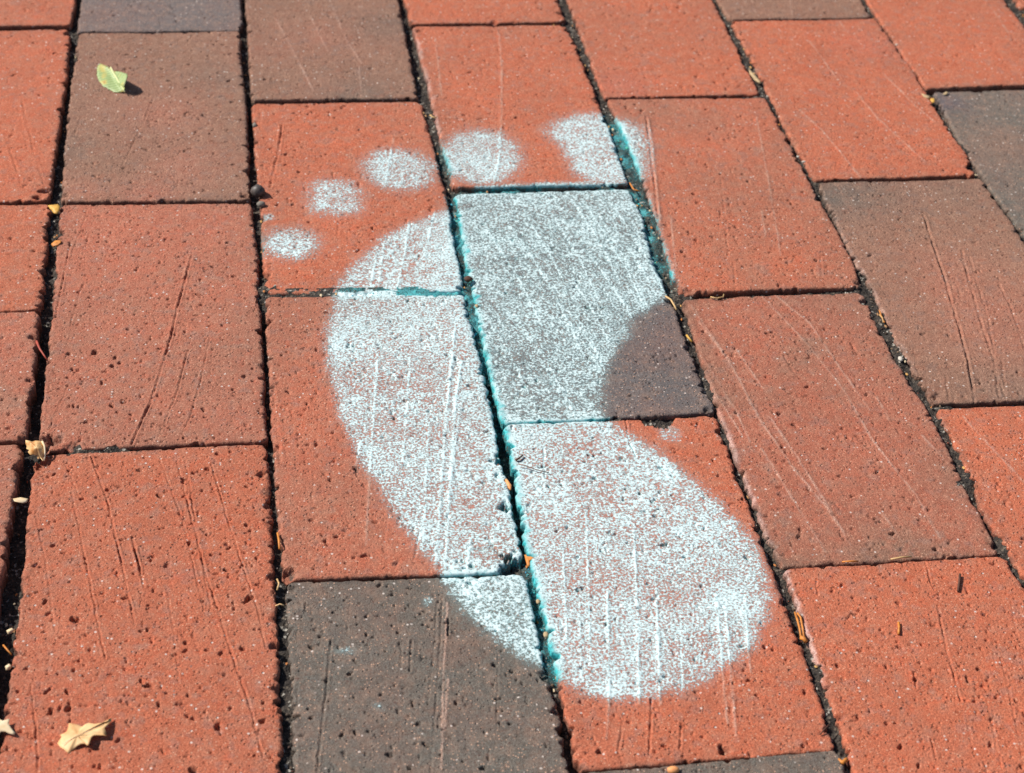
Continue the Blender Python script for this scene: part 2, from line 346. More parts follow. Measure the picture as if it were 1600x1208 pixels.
PITS = {     # traced pits: px x, px y, radius mm, depth mm
 'd0': [(388, 935, 2.6, 2.6), (118, 968, 2.3, 2.4), (73, 1082, 1.7, 2.2), (104, 1082, 1.5, 2.0), (78, 1112, 2.0, 2.2), (105, 1108, 1.8, 2.0), (230, 1072, 1.7, 1.8), (248, 1100, 1.5, 1.6), (342, 1135, 1.9, 1.7), (302, 1203, 2.0, 1.8), (380, 1013, 1.4, 1.5), (185, 760, 1.2, 1.4), (352, 890, 1.8, 1.5), (58, 925, 1.3, 1.6), (70, 940, 1.3, 1.6), (290, 1005, 1.3, 1.3), (325, 1015, 1.5, 1.4), (346, 1020, 1.4, 1.4), (412, 1125, 1.7, 1.5), (398, 1180, 1.5, 1.5), (220, 985, 1.3, 1.1), (56, 882, 1.2, 1.4), (296, 848, 1.3, 1.3), (255, 1175, 1.2, 1.2), (425, 925, 1.8, 2), (164, 820, 1.2, 1.2), (182, 805, 1.1, 1.2), (68, 737, 1.5, 1.4), (85, 740, 1.2, 1.2), (250, 775, 1.6, 1.8), (290, 750, 1.4, 1.6), (325, 733, 1.4, 1.4)],
 'c0': [(148, 552, 1.9, 2.2), (108, 553, 1.6, 1.6), (175, 635, 2.0, 2.2), (193, 628, 1.7, 1.9), (175, 572, 1.4, 1.4), (250, 545, 1.4, 1.5), (310, 460, 1.3, 1.3), (318, 640, 1.4, 1.5), (320, 652, 1.2, 1.4), (383, 587, 1.3, 1.4), (142, 466, 1.3, 1.3), (128, 600, 1.1, 1.2), (93, 608, 1.2, 1.6), (366, 430, 1.1, 1.2), (295, 615, 1.2, 1.1), (180, 560, 1.4, 1.4), (368, 618, 1.4, .6), (115, 635, 1.3, 1.3), (332, 545, 1.3, 1.2), (167, 377, 1.1, 1.1), (250, 370, 1.0, 1.0), (288, 377, 1.2, 1.1), (355, 378, 1.2, 1.2), (210, 400, 1, 1)],
 'b0': [(236, 306, 1.7, 2.0), (212, 90, 1.4, 1.5), (240, 98, 1.2, 1.4), (253, 109, 1.1, 1.2), (265, 127, 1.4, 1.2), (296, 102, 1.2, 1.2), (228, 233, 1.8, 1.6), (170, 211, 1.3, 1.4), (193, 262, 1.2, 1.4), (245, 190, 1.0, 1.2), (233, 190, 1.0, 1.0), (318, 181, 1.2, 1.2), (358, 127, 1.6, 1.4), (345, 152, 1.3, 1.2), (363, 160, 1.2, 1.2), (205, 284, 1.3, 1.4), (305, 300, 1.1, 1.2), (350, 72, 1.1, 1.1), (155, 95, .9, 1), (247, 224, 1.1, 1.2), (328, 210, 1, 1), (360, 86, 1.3, .9)],
 'c1': [(556, 733, 2.0, 2.2), (572, 866, 1.8, 2.2), (449, 612, 1.3, 1.5), (480, 630, 1.2, 1.4), (440, 555, 1.1, 1.2), (617, 655, 1.5, 1.8), (525, 838, 1.1, 1.4), (487, 812, 1.3, 1.5), (512, 850, 1.0, 1.2), (586, 815, 1.6, 1.2), (516, 750, 1.1, 1.2), (553, 870, 1.0, 1.2), (594, 740, .9, 1.2), (737, 882, 1.5, 1.6), (510, 488, 1.1, 1), (540, 497, 1, 1), (637, 471, 1, 1.1), (552, 563, 1.1, 1), (511, 568, 1, 1), (556, 592, 1, 1), (671, 642, 1.2, 1.3), (697, 680, 1.1, 1), (600, 738, 1, 1), (700, 555, 1.4, 1.2), (712, 560, 1.3, 1.2), (660, 532, 1, 1), (540, 655, 1, 1)],
 'b1': [(446, 242, 1.3, 1.6), (466, 267, 1.3, 1.5), (436, 298, 1.2, 1.2), (426, 308, 1.0, 1.2), (458, 318, 1.0, 1.4), (510, 224, .9, 1.2), (468, 222, 1.3, .8), (582, 356, 1.2, 1.3), (675, 323, 1.1, 1.2), (446, 240, 1.2, 1.5), (480, 165, 1.0, 1.2), (423, 336, 1.1, 1.1), (608, 232, .9, 1.4), (560, 390, 1.4, 1.5), (412, 215, 1.1, 1.6)],
 'b2': [(807, 184, 1.2, 1.7), (735, 113, 1.6, .9), (823, 132, 1, 1), (705, 113, .9, .9), (768, 162, .9, 1), (828, 275, 1.4, 1.3), (885, 192, .9, 1)],
 'd1': [(546, 1052, 1.6, 1.8), (665, 1065, 1.4, 1.8), (668, 1163, 1.9, 2.2), (712, 1098, 1.6, 1.8), (797, 1130, 2.0, 1.8), (781, 1130, 1.3, 1.4), (486, 1010, 1.3, 1.6), (534, 1145, 1.4, 1.6), (755, 1198, 1.4, 1.6), (640, 1198, 1.3, 1.5), (592, 913, 1.5, 1.2), (653, 1130, 1.2, 1.4), (520, 955, 1.1, 1.2), (486, 1120, 1.1, 1.2), (609, 1178, 1.4, 1.4), (572, 990, 1.1, 1), (662, 953, 1.2, 1.1), (775, 985, .9, 1)],
 'b3': [(1002, 174, 1.4, 1.4), (1034, 200, 1.1, 1.3), (1060, 240, 1.2, 1.3), (1083, 303, 1.5, 1.6), (1091, 318, 1.4, 1.5), (1060, 318, 1.2, 1.2), (1040, 352, 1.7, 1.8), (1039, 271, 1.0, 1.2), (1126, 273, 1.4, 1.3), (1160, 273, 1.3, 1.4), (1087, 375, 1.3, 1.5), (1230, 410, 1.4, 1.5), (1276, 407, 1.6, 1.6), (1072, 400, 1.4, 1.2), (1150, 355, 1.1, 1.1), (1195, 228, 1.1, 1.1), (1250, 380, 1.1, 1.2), (1140, 320, 1.0, 1.1), (1205, 395, 1.3, 1.2), (1318, 434, 1.0, 1.2), (1182, 440, 1, 1)],
 'a3': [(1090, 82, 1.5, 1.6), (915, 42, 1.1, 1.1), (960, 35, 1.0, 1.0), (1138, 108, 1.4, 1.2), (1020, 110, 1, 1), (1070, 22, 1, 1), (1135, 140, 1.5, 1.2), (1035, 40, .9, .9), (1175, 128, 1, 1)],
 'c3': [(1199, 520, 1.2, 1.4), (1263, 603, 1.6, 1.6), (1288, 700, 1.5, 1.7), (1372, 735, 1.6, 1.8), (1324, 682, 1.6, 1.7), (1342, 683, 1.0, 1.3), (1217, 645, 1.3, 1.5), (1151, 643, 1.3, 1.4), (1367, 808, 1.5, 1.7), (1394, 832, 1.4, 1.7), (1462, 856, 1.6, 1.8), (1355, 615, 1.2, 1.3), (1438, 654, 1.1, 1.4), (1222, 698, 1.2, 1.3), (1405, 660, 1.4, 1), (1245, 560, 1.1, 1.1), (1260, 450, 1, 1), (1220, 760, 1.2, 1.4), (1300, 765, 1, 1), (1250, 590, 1.1, 1.1), (1180, 595, 1, 1.1)],
 'd3': [(1403, 942, 1.5, 1.6), (1335, 960, 1.1, 1.2), (1460, 977, 1.3, 1.3), (1407, 1012, 1.3, 1.3), (1385, 1042, 1.1, 1.2), (1310, 1038, 1.1, 1.3), (1406, 1168, 1.5, 1.6), (1421, 1100, 1.2, 1.3), (1360, 1145, 1.5, 1), (1436, 1195, 1.5, 1.6), (1529, 1045, 1.3, 1.5), (1512, 1060, 1.2, 1.4), (1548, 1162, 1.3, 1.4), (1431, 1060, 1.3, 1.5), (1588, 1010, 1.3, 1.1), (1524, 1095, 1.2, 1.1), (1375, 915, 1, 1), (1386, 1130, 1.3, 1), (1555, 882, 1.8, 1), (1400, 1130, 1.1, 1.1), (1342, 1120, 1.2, 1.1), (1588, 1095, 1.3, 1.2)],
 'd2': [(1130, 1170, 2.0, 1.8), (937, 1175, 1.7, 1.7), (1037, 1165, 1.6, 1.4), (1172, 1062, 1.6, 1.6), (1256, 1165, 1.6, 1.4), (1088, 1180, 1, 1.2), (1100, 824, 1.3, 1.3), (1038, 850, 1.6, 1.4), (1166, 870, 1.5, 1.3), (1050, 742, 1.2, 1.3), (903, 920, 1.6, 1.4), (1070, 870, 1.1, 1.2), (1160, 1010, 1.5, 1.3), (1132, 960, 1.3, 1.2), (1040, 1057, 1.3, 1.2), (940, 860, 1.1, 1.1), (1090, 660, 1.4, 1.0), (1258, 1080, 1.3, 1), (870, 830, 1.1, 1), (1000, 950, 1, 1.1), (1195, 1010, 1.8, 1.3)],
 'b4': [(1342, 215, 1.5, 1.2), (1365, 236, 1.1, 1.1), (1237, 190, 1.2, 1.3), (1254, 206, 1.0, 1.1), (1270, 220, 1.1, 1.2), (1413, 228, 1.1, 1.2), (1252, 175, 1, 1), (1404, 278, 1.2, 1.4), (1196, 38, 1.5, .8), (1290, 120, .9, .9), (1300, 207, .9, 1), (1475, 265, 1.2, 1.1)],
 'c4': [(1408, 329, 1.5, 1.5), (1450, 373, 1.1, 1.2), (1395, 395, .9, 1), (1503, 405, 1.0, 1.1), (1405, 342, 1, .9)],
 'b5': [(1528, 190, 1.1, 1.3), (1564, 170, 1, 1), (1576, 290, 1.1, 1.1)],
 'c2': [(918, 480, 1.6, 1.8), (942, 480, 1.3, 1.5), (923, 325, 1.3, 1.6), (1012, 622, 1.6, 1.1), (985, 617, 1.3, .9), (802, 437, 1, .9), (1015, 598, 1.2, 1), (862, 598, 1.2, .9), (795, 410, .9, .9), (1048, 560, 1.2, .9)],
 'd4': [(1545, 680, 1, 1), (1530, 715, 1.4, 1), (1560, 755, 1.2, 1.1)],
}
CHIPS = {    # knocked-off edges: px x, px y, radius mm, depth mm
 'b1': [(396, 190, 3.0, 3.0), (411, 430, 4.2, 4.0), (404, 300, 3.2, 3.0), (680, 205, 1.6, 1.5), (720, 448, 2.0, 2.0)],
 'c1': [(807, 885, 8.0, 8.0), (782, 716, 2.6, 3.0), (788, 790, 3.4, 3.4), (432, 820, 2.5, 2.5), (447, 895, 4, 3), (420, 500, 2.0, 2), (422, 640, 2.2, 1.6), (768, 718, 1.5, 1.6)],
 'd2': [(1018, 652, 5.5, 7.0), (1030, 654, 6.0, 7.0), (1042, 652, 3.5, 5), (1003, 650, 3.0, 3.0), (1152, 745, 2.0, 2.0), (1225, 940, 2.2, 2.0), (1125, 672, 2.0, 2.0), (1132, 1172, 2.4, 2.0), (1296, 1140, 2.2, 2)],
 'c0': [(72, 690, 5, 3.0), (78, 455, 2, 1.5), (408, 440, 1.8, 1.5), (410, 570, 2.2, 1.5), (70, 700, 3, 3), (115, 702, 5, 1.3), (86, 690, 4, 1.6)],
 'd0': [(62, 725, 4.5, 3.5), (430, 1010, 2.5, 2.4), (418, 790, 2.0, 1.8), (408, 740, 2.3, 2.0), (24, 990, 2.5, 2), (425, 900, 2.0, 2.0), (434, 1075, 2.2, 2)],
 'b2': [(890, 48, 3.4, 3.0), (655, 50, 2.5, 1.5), (905, 85, 1.6, 1.5), (770, 40, 3, 1.2)],
 'd1': [(865, 1075, 2.6, 2.2), (868, 1110, 2.2, 2.2), (450, 920, 3.0, 2.0), (850, 1050, 2.2, 2), (882, 1160, 2.0, 2), (448, 985, 2.4, 2), (458, 1100, 2.2, 2)],
 'b3': [(1062, 452, 3.4, 2.5), (1075, 456, 3.5, 2.0), (1105, 458, 3, 1.6), (1340, 442, 2.2, 2), (1145, 458, 2.5, 1.0)],
 'c3': [(1070, 478, 3.0, 2.0), (1555, 850, 2.6, 2.0), (1352, 470, 3.0, 2.0), (1122, 462, 4, 1.6), (1375, 520, 2.0, 1.6), (1102, 600, 1.8, 1.6)],
 'd3': [(1245, 945, 1.6, 1.4), (1313, 1120, 2.0, 1.6)],
 'b4': [(1520, 262, 3.5, 2.0), (1512, 273, 2.6, 2.5)],
 'b0': [(100, 306, 3, 2.2), (382, 306, 2.5, 2.0), (374, 60, 2, 1.6), (378, 120, 1.5, 1.5), (385, 268, 1.8, 1.8)],
 'b9': [(70, 300, 3.2, 3.0), (108, 54, 3, 2), (60, 309, 3, 2.2)],
 'd9': [(46, 598, 2.0, 2.0), (38, 690, 3, 2.5), (52, 530, 2.0, 2)],
 'a9': [(90, 44, 3, 2)],
 'c2': [(1045, 470, 2.4, 2.2), (988, 300, 3.2, 2.0), (1105, 640, 2, 1.6), (738, 440, 2, 2)],
 'a2': [(875, 20, 2.5, 2.0), (772, 34, 2.4, 1.8)],
 'd4': [(1530, 790, 2.0, 1.6)],
 'c4': [(1360, 446, 2.0, 1.6), (1462, 622, 3, 1.6)],
}

# ------------------------------------------------------------------ the painted footprint, outlines on the ground
SOLE = ats([(735, 318), (700, 318), (702, 294), (760, 288), (850, 286), (930, 284), (1003, 284), (1022, 340), (1040, 390), (1058, 440), (1048, 456), (1038, 466), (1018, 484), (992, 498), (982, 530), (960, 560), (948, 585),
            (944, 612), (946, 645), (952, 652), (985, 672), (1015, 690), (1050, 718), (1085, 745), (1120, 775), (1155, 812), (1182, 850), (1200, 890), (1207, 930), (1202, 965), (1184, 1005),
            (1150, 1038), (1110, 1063), (1060, 1083), (1010, 1095), (960, 1096), (915, 1087), (880, 1070), (862, 1056), (830, 1038), (790, 1014), (755, 985), (725, 955), (700, 922), (688, 893), (655, 858),
            (622, 815), (590, 768), (562, 722), (545, 690), (524, 640), (512, 590), (505, 540), (512, 492), (530, 440), (555, 402), (590, 374), (640, 347), (690, 328)])
def ell(cx, cy, rx, ry, rot=0, p=2.3, n=28):
    r = []
    for i in range(n):
        t = 2 * math.pi * i / n
        c, s = math.cos(t), math.sin(t)
        x = rx * math.copysign(abs(c) ** (2 / p), c); y = ry * math.copysign(abs(s) ** (2 / p), s)
        r.append((cx + x * math.cos(rot) - y * math.sin(rot), cy + x * math.sin(rot) + y * math.cos(rot)))
    return ats(r)
TOES = [ell(455, 380, 44, 26, 0), ell(523, 309, 46, 29, .06, 3.0), ell(624, 265, 60, 33, .10, 2.2), ell(752, 246, 66, 44, .03, 2.1), ats([(856, 196), (875, 184), (905, 177), (945, 178), (978, 190), (1006, 200), (1020, 226), (1020, 256), (1008, 280), (984, 291), (950, 291), (915, 287), (893, 272), (882, 246), (868, 226), (846, 208)])]
TOENAMES = ['little', 'second', 'middle', 'fourth', 'big']
EXTRA = [ell(1046, 676, 20, 13, .2), ell(420, 338, 8, 5), ell(540, 1016, 17, 4), ell(668, 937, 8, 7), ell(592, 1103, 7, 6)]
THIN = ats([(600, 600), (590, 662), (660, 605), (1000, 850), (880, 880), (1040, 940), (900, 705), (960, 430), (1000, 370), (870, 420), (830, 560), (980, 690)])
THICK = ats([(700, 390), (530, 540), (835, 680), (860, 770), (640, 820), (720, 900), (1110, 820), (1040, 730), (1150, 940), (960, 1075), (740, 960)])

def cover_fields(x, y):
    """paint coverage of each painted area (sole + toes), 0..~1"""
    wob = (fbm(x, y, 170, 31, 3) - .5) * .6
    out = []
    for i, poly in enumerate([SOLE] + TOES):
        lo = poly.min(0) - .03; hi = poly.max(0) + .03
        c = np.zeros(x.shape)
        q = (x > lo[0]) & (x < hi[0]) & (y > lo[1]) & (y < hi[1])
        if q.any():
            d = sdist(x[q], y[q], poly) + wob[q] * .007
            soft = .0050 if i == 0 else .0085
            cc = sstep(-soft, soft, d)
            halo = np.exp(-np.clip(-d, 0, 1) / .0060) * .26
            cc = np.maximum(cc, halo * (d > -.016))
            c[q] = cc
        out.append(c)
    ex = np.zeros(x.shape)
    for poly in EXTRA:
        cen = poly.mean(0)
        q = np.hypot(x - cen[0], y - cen[1]) < .015
        if q.any():
            ex[q] = np.maximum(ex[q], .75 * sstep(-.002, .002, sdist(x[q], y[q], poly) + wob[q] * .005))
    out[0] = np.maximum(out[0], ex)
    return out

def paint_amount(x, y):
    a = .74 + .24 * (fbm(x, y, 60, 41, 3) - .5) + .3 * (fbm(x, y, 320, 45, 2) - .5)
    for p in THIN: a -= .07 * np.exp(-((x - p[0]) ** 2 + (y - p[1]) ** 2) / .009 ** 2)
    for p in THICK: a += .14 * np.exp(-((x - p[0]) ** 2 + (y - p[1]) ** 2) / .009 ** 2)
    return a

PAINT = {i: dict(co=[], q=[], cov=[], fr=[], n=0) for i in range(6)}
def add_paint(co, quads, x, y, amount, fresh):
    """lay a thin skin of paint 0.05 mm above the faces of a surface that the footprint covers"""
    fl = cover_fields(x, y)
    st = np.array(fl); best = st.argmax(0); mx = st.max(0)
    if mx.max() < .02: return
    # vertex normals
    p0, p1, p2, p3 = (co[quads[:, i]] for i in range(4))
    fn = np.cross(p2 - p0, p3 - p1)
    vn = np.zeros_like(co)
    for i in range(4):
        for ax in range(3):
            vn[:, ax] += np.bincount(quads[:, i], fn[:, ax], len(co))
    vn /= np.linalg.norm(vn, axis=1)[:, None] + 1e-20
    top = co + vn * 6e-5
    fmx = mx[quads].max(1); fb = best[quads[:, 0]]
    cov = mx * amount
    for i in range(6):
        qs = quads[(fmx > .03) & (fb == i)]
        if not len(qs): continue
        used, inv = np.unique(qs.ravel(), return_inverse=True)
        D = PAINT[i]
        D['co'].append(top[used]); D['q'].append(inv.reshape(-1, 4) + D['n']); D['cov'].append(cov[used]); D['fr'].append(fresh[used]); D['n'] += len(used)

# ------------------------------------------------------------------ brick builder
def side(n_total, cell, mmlen):
    """1-D node offsets across a brick: (position from -half to half, skirt depth)"""
    h = mmlen / 2
    sk = [-.022, -.010, -.005, -.0025, -.0012]
    edge = [0, .00035, .0008, .0014]
    ncore = max(4, int((mmlen - .0028) / cell))
    core = np.linspace(.002, mmlen - .002, ncore)
    pos = [0] * 5 + edge + list(core) + [mmlen - e for e in edge[::-1]] + [mmlen] * 5
    z = sk + [0] * (len(pos) - 10) + sk[::-1]
    return np.array(pos) - h, np.array(z)

def poly_at(line, t):
    v = (line[:, 1] - line[0, 1]) / (line[-1, 1] - line[0, 1])
    return np.interp(t, v, line[:, 0]), line[0, 1] + (line[-1, 1] - line[0, 1]) * t

OUT = []    # brick footprints in the plane, for the soil
def build_brick(key, L, R, tone, pits, cell, seed, hi=True):
    rs = np.random.RandomState(seed)
    W = np.mean([np.hypot(*(R[0] - L[0])), np.hypot(*(R[-1] - L[-1]))])
    H = np.mean([np.hypot(*(L[-1] - L[0])), np.hypot(*(R[-1] - R[0]))])
    a, za = side(0, cell, W); b, zb = side(0, cell, H)
    A, B = np.meshgrid(a, b, indexing='ij')
    ZS = np.minimum(za[:, None], zb[None, :])
    # rounded corners: squash the corner square onto a quarter circle
    rc = .0028 + .0012 * rs.rand()
    dx = np.clip(np.abs(A) - (W / 2 - rc), 0, None); dy = np.clip(np.abs(B) - (H / 2 - rc), 0, None)
    mm = np.maximum(dx, dy); hy = np.hypot(dx, dy) + 1e-12
    k = np.where((dx > 0) & (dy > 0), mm / hy, 1.0)
    A2 = np.sign(A) * (np.abs(A) - dx + dx * k); B2 = np.sign(B) * (np.abs(B) - dy + dy * k)
    dedge = np.minimum(W / 2 - np.abs(A), H / 2 - np.abs(B))
    s = A2 / W + .5; t = .5 - B2 / H          # t runs from the far end to the near end
    lx, ly = poly_at(L, t); rx, ry = poly_at(R, t)
    X = lx * (1 - s) + rx * s; Y = ly * (1 - s) + ry * s
    # ragged arrises
    wA = np.clip(1 - (W / 2 - np.abs(A)) / .006, 0, 1) ** 1.3 * np.sign(A); wB = np.clip(1 - (H / 2 - np.abs(B)) / .006, 0, 1) ** 1.3 * np.sign(B)
    rag = .00045 + (fbm(X, Y, 90, seed, 2) - .55) * .0014 + (fbm(X, Y, 650, seed + 5, 2) - .5) * .0018 - np.clip(fbm(X, Y, 260, seed + 9, 2) - .60, 0, 1) * .011
    ragb = (fbm(X, Y, 90, seed + 3, 2) - .5) * .0008 + (fbm(X, Y, 420, seed + 6, 2) - .5) * .0008 - np.clip(fbm(X, Y, 260, seed + 12, 2) - .66, 0, 1) * .008
    if hi:
        X = X + wA * rag; Y = Y + wB * ragb
    re = .0008 + .0014 * fbm(X, Y, 70, seed + 21, 2) ** 1.5 + .0022 * np.clip(fbm(X, Y, 180, seed + 23, 2) - .55, 0, 1)
    re = np.where((H / 2 - np.abs(B)) < (W / 2 - np.abs(A)), re * .6, re)
    q = np.clip(1 - dedge / re, 0, 1)
    Z = -re * (1 - np.sqrt(np.clip(1 - q * q, 0, 1)))
    Z += ZS
    inner = (ZS == 0)
    tilt = (rs.rand(2) - .5) * .006
    Z += tilt[0] * A + tilt[1] * B + LIFT.get(key, (rs.rand() - .5) * .0008)
    Z += (fbm(X, Y, 22, seed + 2, 2) - .5) * .0010 * inner
    tone_v = np.ones(X.shape + (3,)) * tone
    if hi:
        rough = .00022 * (.6 + .6 * pits)
        Z += inner * ((fbm(X, Y, 330, seed + 33, 3) - .5) * rough)
        # dense tiny pocks
        pk = fbm(X, Y, 520, seed + 61, 2)
        Z -= inner * np.clip(pk - (.80 - .035 * pits - .10 * (fbm(X, Y, 30, seed + 63, 2) - .45)), 0, .2) * .008
        Zf = Z.copy()
        # larger random pits
        n = int(150 * pits)
        for _ in range(n):
            pa = (rs.rand() - .5) * (W - .002); pb = (rs.rand() - .5) * (H - .002)
            r = .00030 + .00075 * rs.rand() ** 3.5; dep = r * (1.1 + .8 * rs.rand()); el = 1 + rs.rand() ** 2 * 1.3; th = rs.rand() * 3.14
            if rs.rand() > np.clip((float(fbm(np.array([pa]), np.array([pb]), 38, seed + 17, 2)[0]) - .33) * 3.4, .06, 1): continue
            i0, i1 = np.searchsorted(a, [pa - r * 2.5, pa + r * 2.5]); j0, j1 = np.searchsorted(b, [pb - r * 2.5, pb + r * 2.5])
            if i1 - i0 < 1 or j1 - j0 < 1: continue
            da = A[i0:i1, j0:j1] - pa; db = B[i0:i1, j0:j1] - pb
            u = (da * math.cos(th) + db * math.sin(th)) * el ** .5; v = (-da * math.sin(th) + db * math.cos(th)) / el ** .5
            d = np.hypot(u, v) / r
            Z[i0:i1, j0:j1] -= dep * np.clip((1.15 - d) * 2.4, 0, 1) * inner[i0:i1, j0:j1]
        wob = fbm(X, Y, 900, seed + 71, 2) - .5
        wob2 = fbm(X, Y, 350, seed + 74, 2) - .5
        for (px, py, r, dep) in PITS.get(key, []):
            c = at(px, py); r = r * .00066; dep = dep * .0012
            qd = (np.abs(X - c[0]) < r * 2.6) & (np.abs(Y - c[1]) < r * 2.6)
            th = rs.rand() * 3.14; el = 1 + .7 * rs.rand()
            du = X[qd] - c[0]; dv = Y[qd] - c[1]
            d = np.hypot((du * math.cos(th) + dv * math.sin(th)) * el, (-du * math.sin(th) + dv * math.cos(th)) / el) / r + wob[qd] * 1.3 + wob2[qd] * 1.5
            Z[qd] -= dep * np.clip((1.1 - d) * 2.6, 0, 1) * inner[qd]
        for (px, py, r, dep) in CHIPS.get(key, []):
            c = at(px, py); r = r * .001; dep = dep * .001
            d = np.hypot(X - c[0], Y - c[1]) / r + wob * .7 + wob2 * .9
            Z -= dep * np.clip((1 - d) * 1.9, 0, 1) * (ZS > -.002)
            tone_v *= (1 - .25 * np.clip((1.1 - d) * 2, 0, 1))[..., None]
        streak = np.zeros(X.shape)
        for item in PL.get(key, []):
            ln = ats(item[0]); dep = item[1] * .001; wd = item[2] * .001 * (.82 if cell < .00055 else 1.05); dep *= 1.2 if dep > 0 else .75
            gl = ln.min(0) - .004; gh = ln.max(0) + .004
            q = (X > gl[0]) & (X < gh[0]) & (Y > gl[1]) & (Y < gh[1])
            if not q.any(): continue
            dd = seg_dist(X[q] + wob2[q] * .0008, Y[q], ln)
            am = np.clip(.65 + 2.2 * (fbm(X[q], Y[q], 130, seed + 91, 2) - .45), .35, 1.3)
            Z[q] -= am * inner[q] * (dep * np.exp(-(dd / wd) ** 2) * .9 - .35 * abs(dep) * np.exp(-((dd - 2.0 * wd) / wd) ** 2))
            streak[q] = np.maximum(streak[q], am * np.exp(-(dd / (wd * .8)) ** 2))
            if dep < 0:      # rubbed paler along the raised drag line
                tone_v[q] += ((srgb(216, 172, 150) - tone_v[q]) * (np.clip(am * 1.2, 0, 1) * .72 * np.exp(-(dd / wd) ** 2))[:, None])
        if key == 'c2':
            for n_ in range(26):
                sx = 715 + rs.rand() * 300; sy = 300 + rs.rand() * 240; ln_ = 50 + rs.rand() * 170; cv = .52 + .1 * rs.rand()
                pts = [(sx, sy), (sx + ln_ * .5 * cv, sy + ln_ * .45), (sx + ln_ * cv * .96, sy + ln_)]
                dd = seg_dist(X, Y, ats(pts)); e = np.exp(-(dd / .00026) ** 2)
                Z += inner * e * .00013; streak = np.maximum(streak, e * (.35 + .5 * rs.rand()))
    if key in PALE:      # pale bloom and old splashes on the worn arris
        v0, v1, amt = PALE[key]
        tt = np.clip(np.minimum(t - v0, v1 - t) * 12, 0, 1)
        g = np.exp(-((A + W / 2 - .0004) / .0010) ** 2) * tt * amt * np.clip(fbm(X, Y, 200, seed + 95, 2) * 2.6 - .5, 0, 1)
        tone_v += (srgb(222, 205, 196) - tone_v) * np.clip(g, 0, 1)[..., None]
    # colour of the clay itself: burnt patches and kiln flashing
    f1 = fbm(X, Y, 16, seed + 51, 3); f2 = fbm(X, Y, 55, seed + 53, 3)
    edge = np.exp(-np.clip(dedge, 0, 1) / .012)
    burn = BURN.get(key, .12)
    bmask = np.clip(sstep(.45, .75, f1 * .7 + f2 * .3 + edge * .10) * burn * 2.2 + edge * burn * .35, 0, 1)
    tone_v += (BRN * .9 - tone_v) * bmask[..., None] * (.9 if tone[0] > .3 else .35)
    for (bx, by, br, amt, colr) in PATCH.get(key, []):
        c = at(bx, by); g = np.exp(-(np.hypot(X - c[0], Y - c[1]) / (br * .001)) ** 2) * amt * np.clip(.4 + 1.2 * f2, 0, 1)
        tone_v += (colr - tone_v) * np.clip(g, 0, 1)[..., None]
    tone_v *= (1 + .16 * (f2 - .5) + .10 * (fbm(X, Y, 200, seed + 57, 2) - .5))[..., None]
    if hi:   # patchy dark grey-brown tone, stronger in the deeper holes
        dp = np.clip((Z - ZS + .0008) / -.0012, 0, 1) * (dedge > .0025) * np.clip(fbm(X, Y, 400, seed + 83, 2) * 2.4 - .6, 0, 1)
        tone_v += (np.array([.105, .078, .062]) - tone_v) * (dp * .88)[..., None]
        # scattered soot-grey and sandy blotches
        g1 = sstep(.60, .74, fbm(X, Y, 260, seed + 85, 3)); g2 = sstep(.60, .74, fbm(X, Y, 300, seed + 88, 3))
        tone_v += (tone_v.mean(-1, keepdims=True) * np.array([.95, .80, .72]) - tone_v) * (g1 * .22)[..., None]
        tone_v += (srgb(205, 140, 104) * tone * 2.2 - tone_v) * (g2 * .14)[..., None]
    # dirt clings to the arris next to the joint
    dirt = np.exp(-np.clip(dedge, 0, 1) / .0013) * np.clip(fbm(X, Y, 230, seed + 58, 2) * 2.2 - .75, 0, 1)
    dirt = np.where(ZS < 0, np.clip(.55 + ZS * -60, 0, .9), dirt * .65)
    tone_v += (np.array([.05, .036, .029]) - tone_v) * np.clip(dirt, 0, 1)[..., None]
    ni, nj = X.shape
    idx = np.arange(ni * nj).reshape(ni, nj)
    quads = np.stack([idx[:-1, :-1], idx[1:, :-1], idx[1:, 1:], idx[:-1, 1:]], -1).reshape(-1, 4)
    # leave out the zero-area folds at the four corners of the skirt
    co = np.stack([X, Y, Z], -1).reshape(-1, 3)
    c_ = co[quads]; keep = np.linalg.norm(np.cross(c_[:, 2] - c_[:, 0], c_[:, 3] - c_[:, 1]), axis=1) > 1e-12
    quads = quads[keep]
    if hi:
        am = paint_amount(X, Y)
        am = am + streak * .5
        rec = np.clip((-Z - .0010) / .0009, 0, 1)
        leftarris = np.exp(-((A + W / 2) / (.0007 + .0022 * fbm(X, Y, 110, seed + 98, 2) ** 1.6)) ** 2)
        frontarris = np.exp(-((B + H / 2) / .0008) ** 2) * (.95 if key == 'c2' else .45)
        fresh = np.clip(np.maximum(np.maximum(np.maximum(rec, .10 * (dedge < .003)), leftarris * .95), frontarris) * (.45 + .9 * fbm(X, Y, 300, 77, 2)), 0, 1)
        wall = ZS < 0
        nearedge = np.exp(-np.clip(dedge, 0, 1) / .002)
        am = am + nearedge * .25 + leftarris * .25 + frontarris * .25
        if key == 'c2': am = am - .05
        am = np.where(wall, np.where(A < 0, .85, .55) + ZS * 25, am)
        fresh = np.where(wall, .95, fresh)
        am = am - np.clip((-Z - .003) / .004, 0, 1) * .3 * (~wall)
        # only the faces looking at the spray took it
        add_paint(co, quads, X.ravel(), Y.ravel(), am.ravel(), fresh.ravel())
    OUT.append((L, R))
    return mesh_np('brick', co, quads, True, None, {'tone': np.clip(tone_v, 0, 1).reshape(-1, 3)})

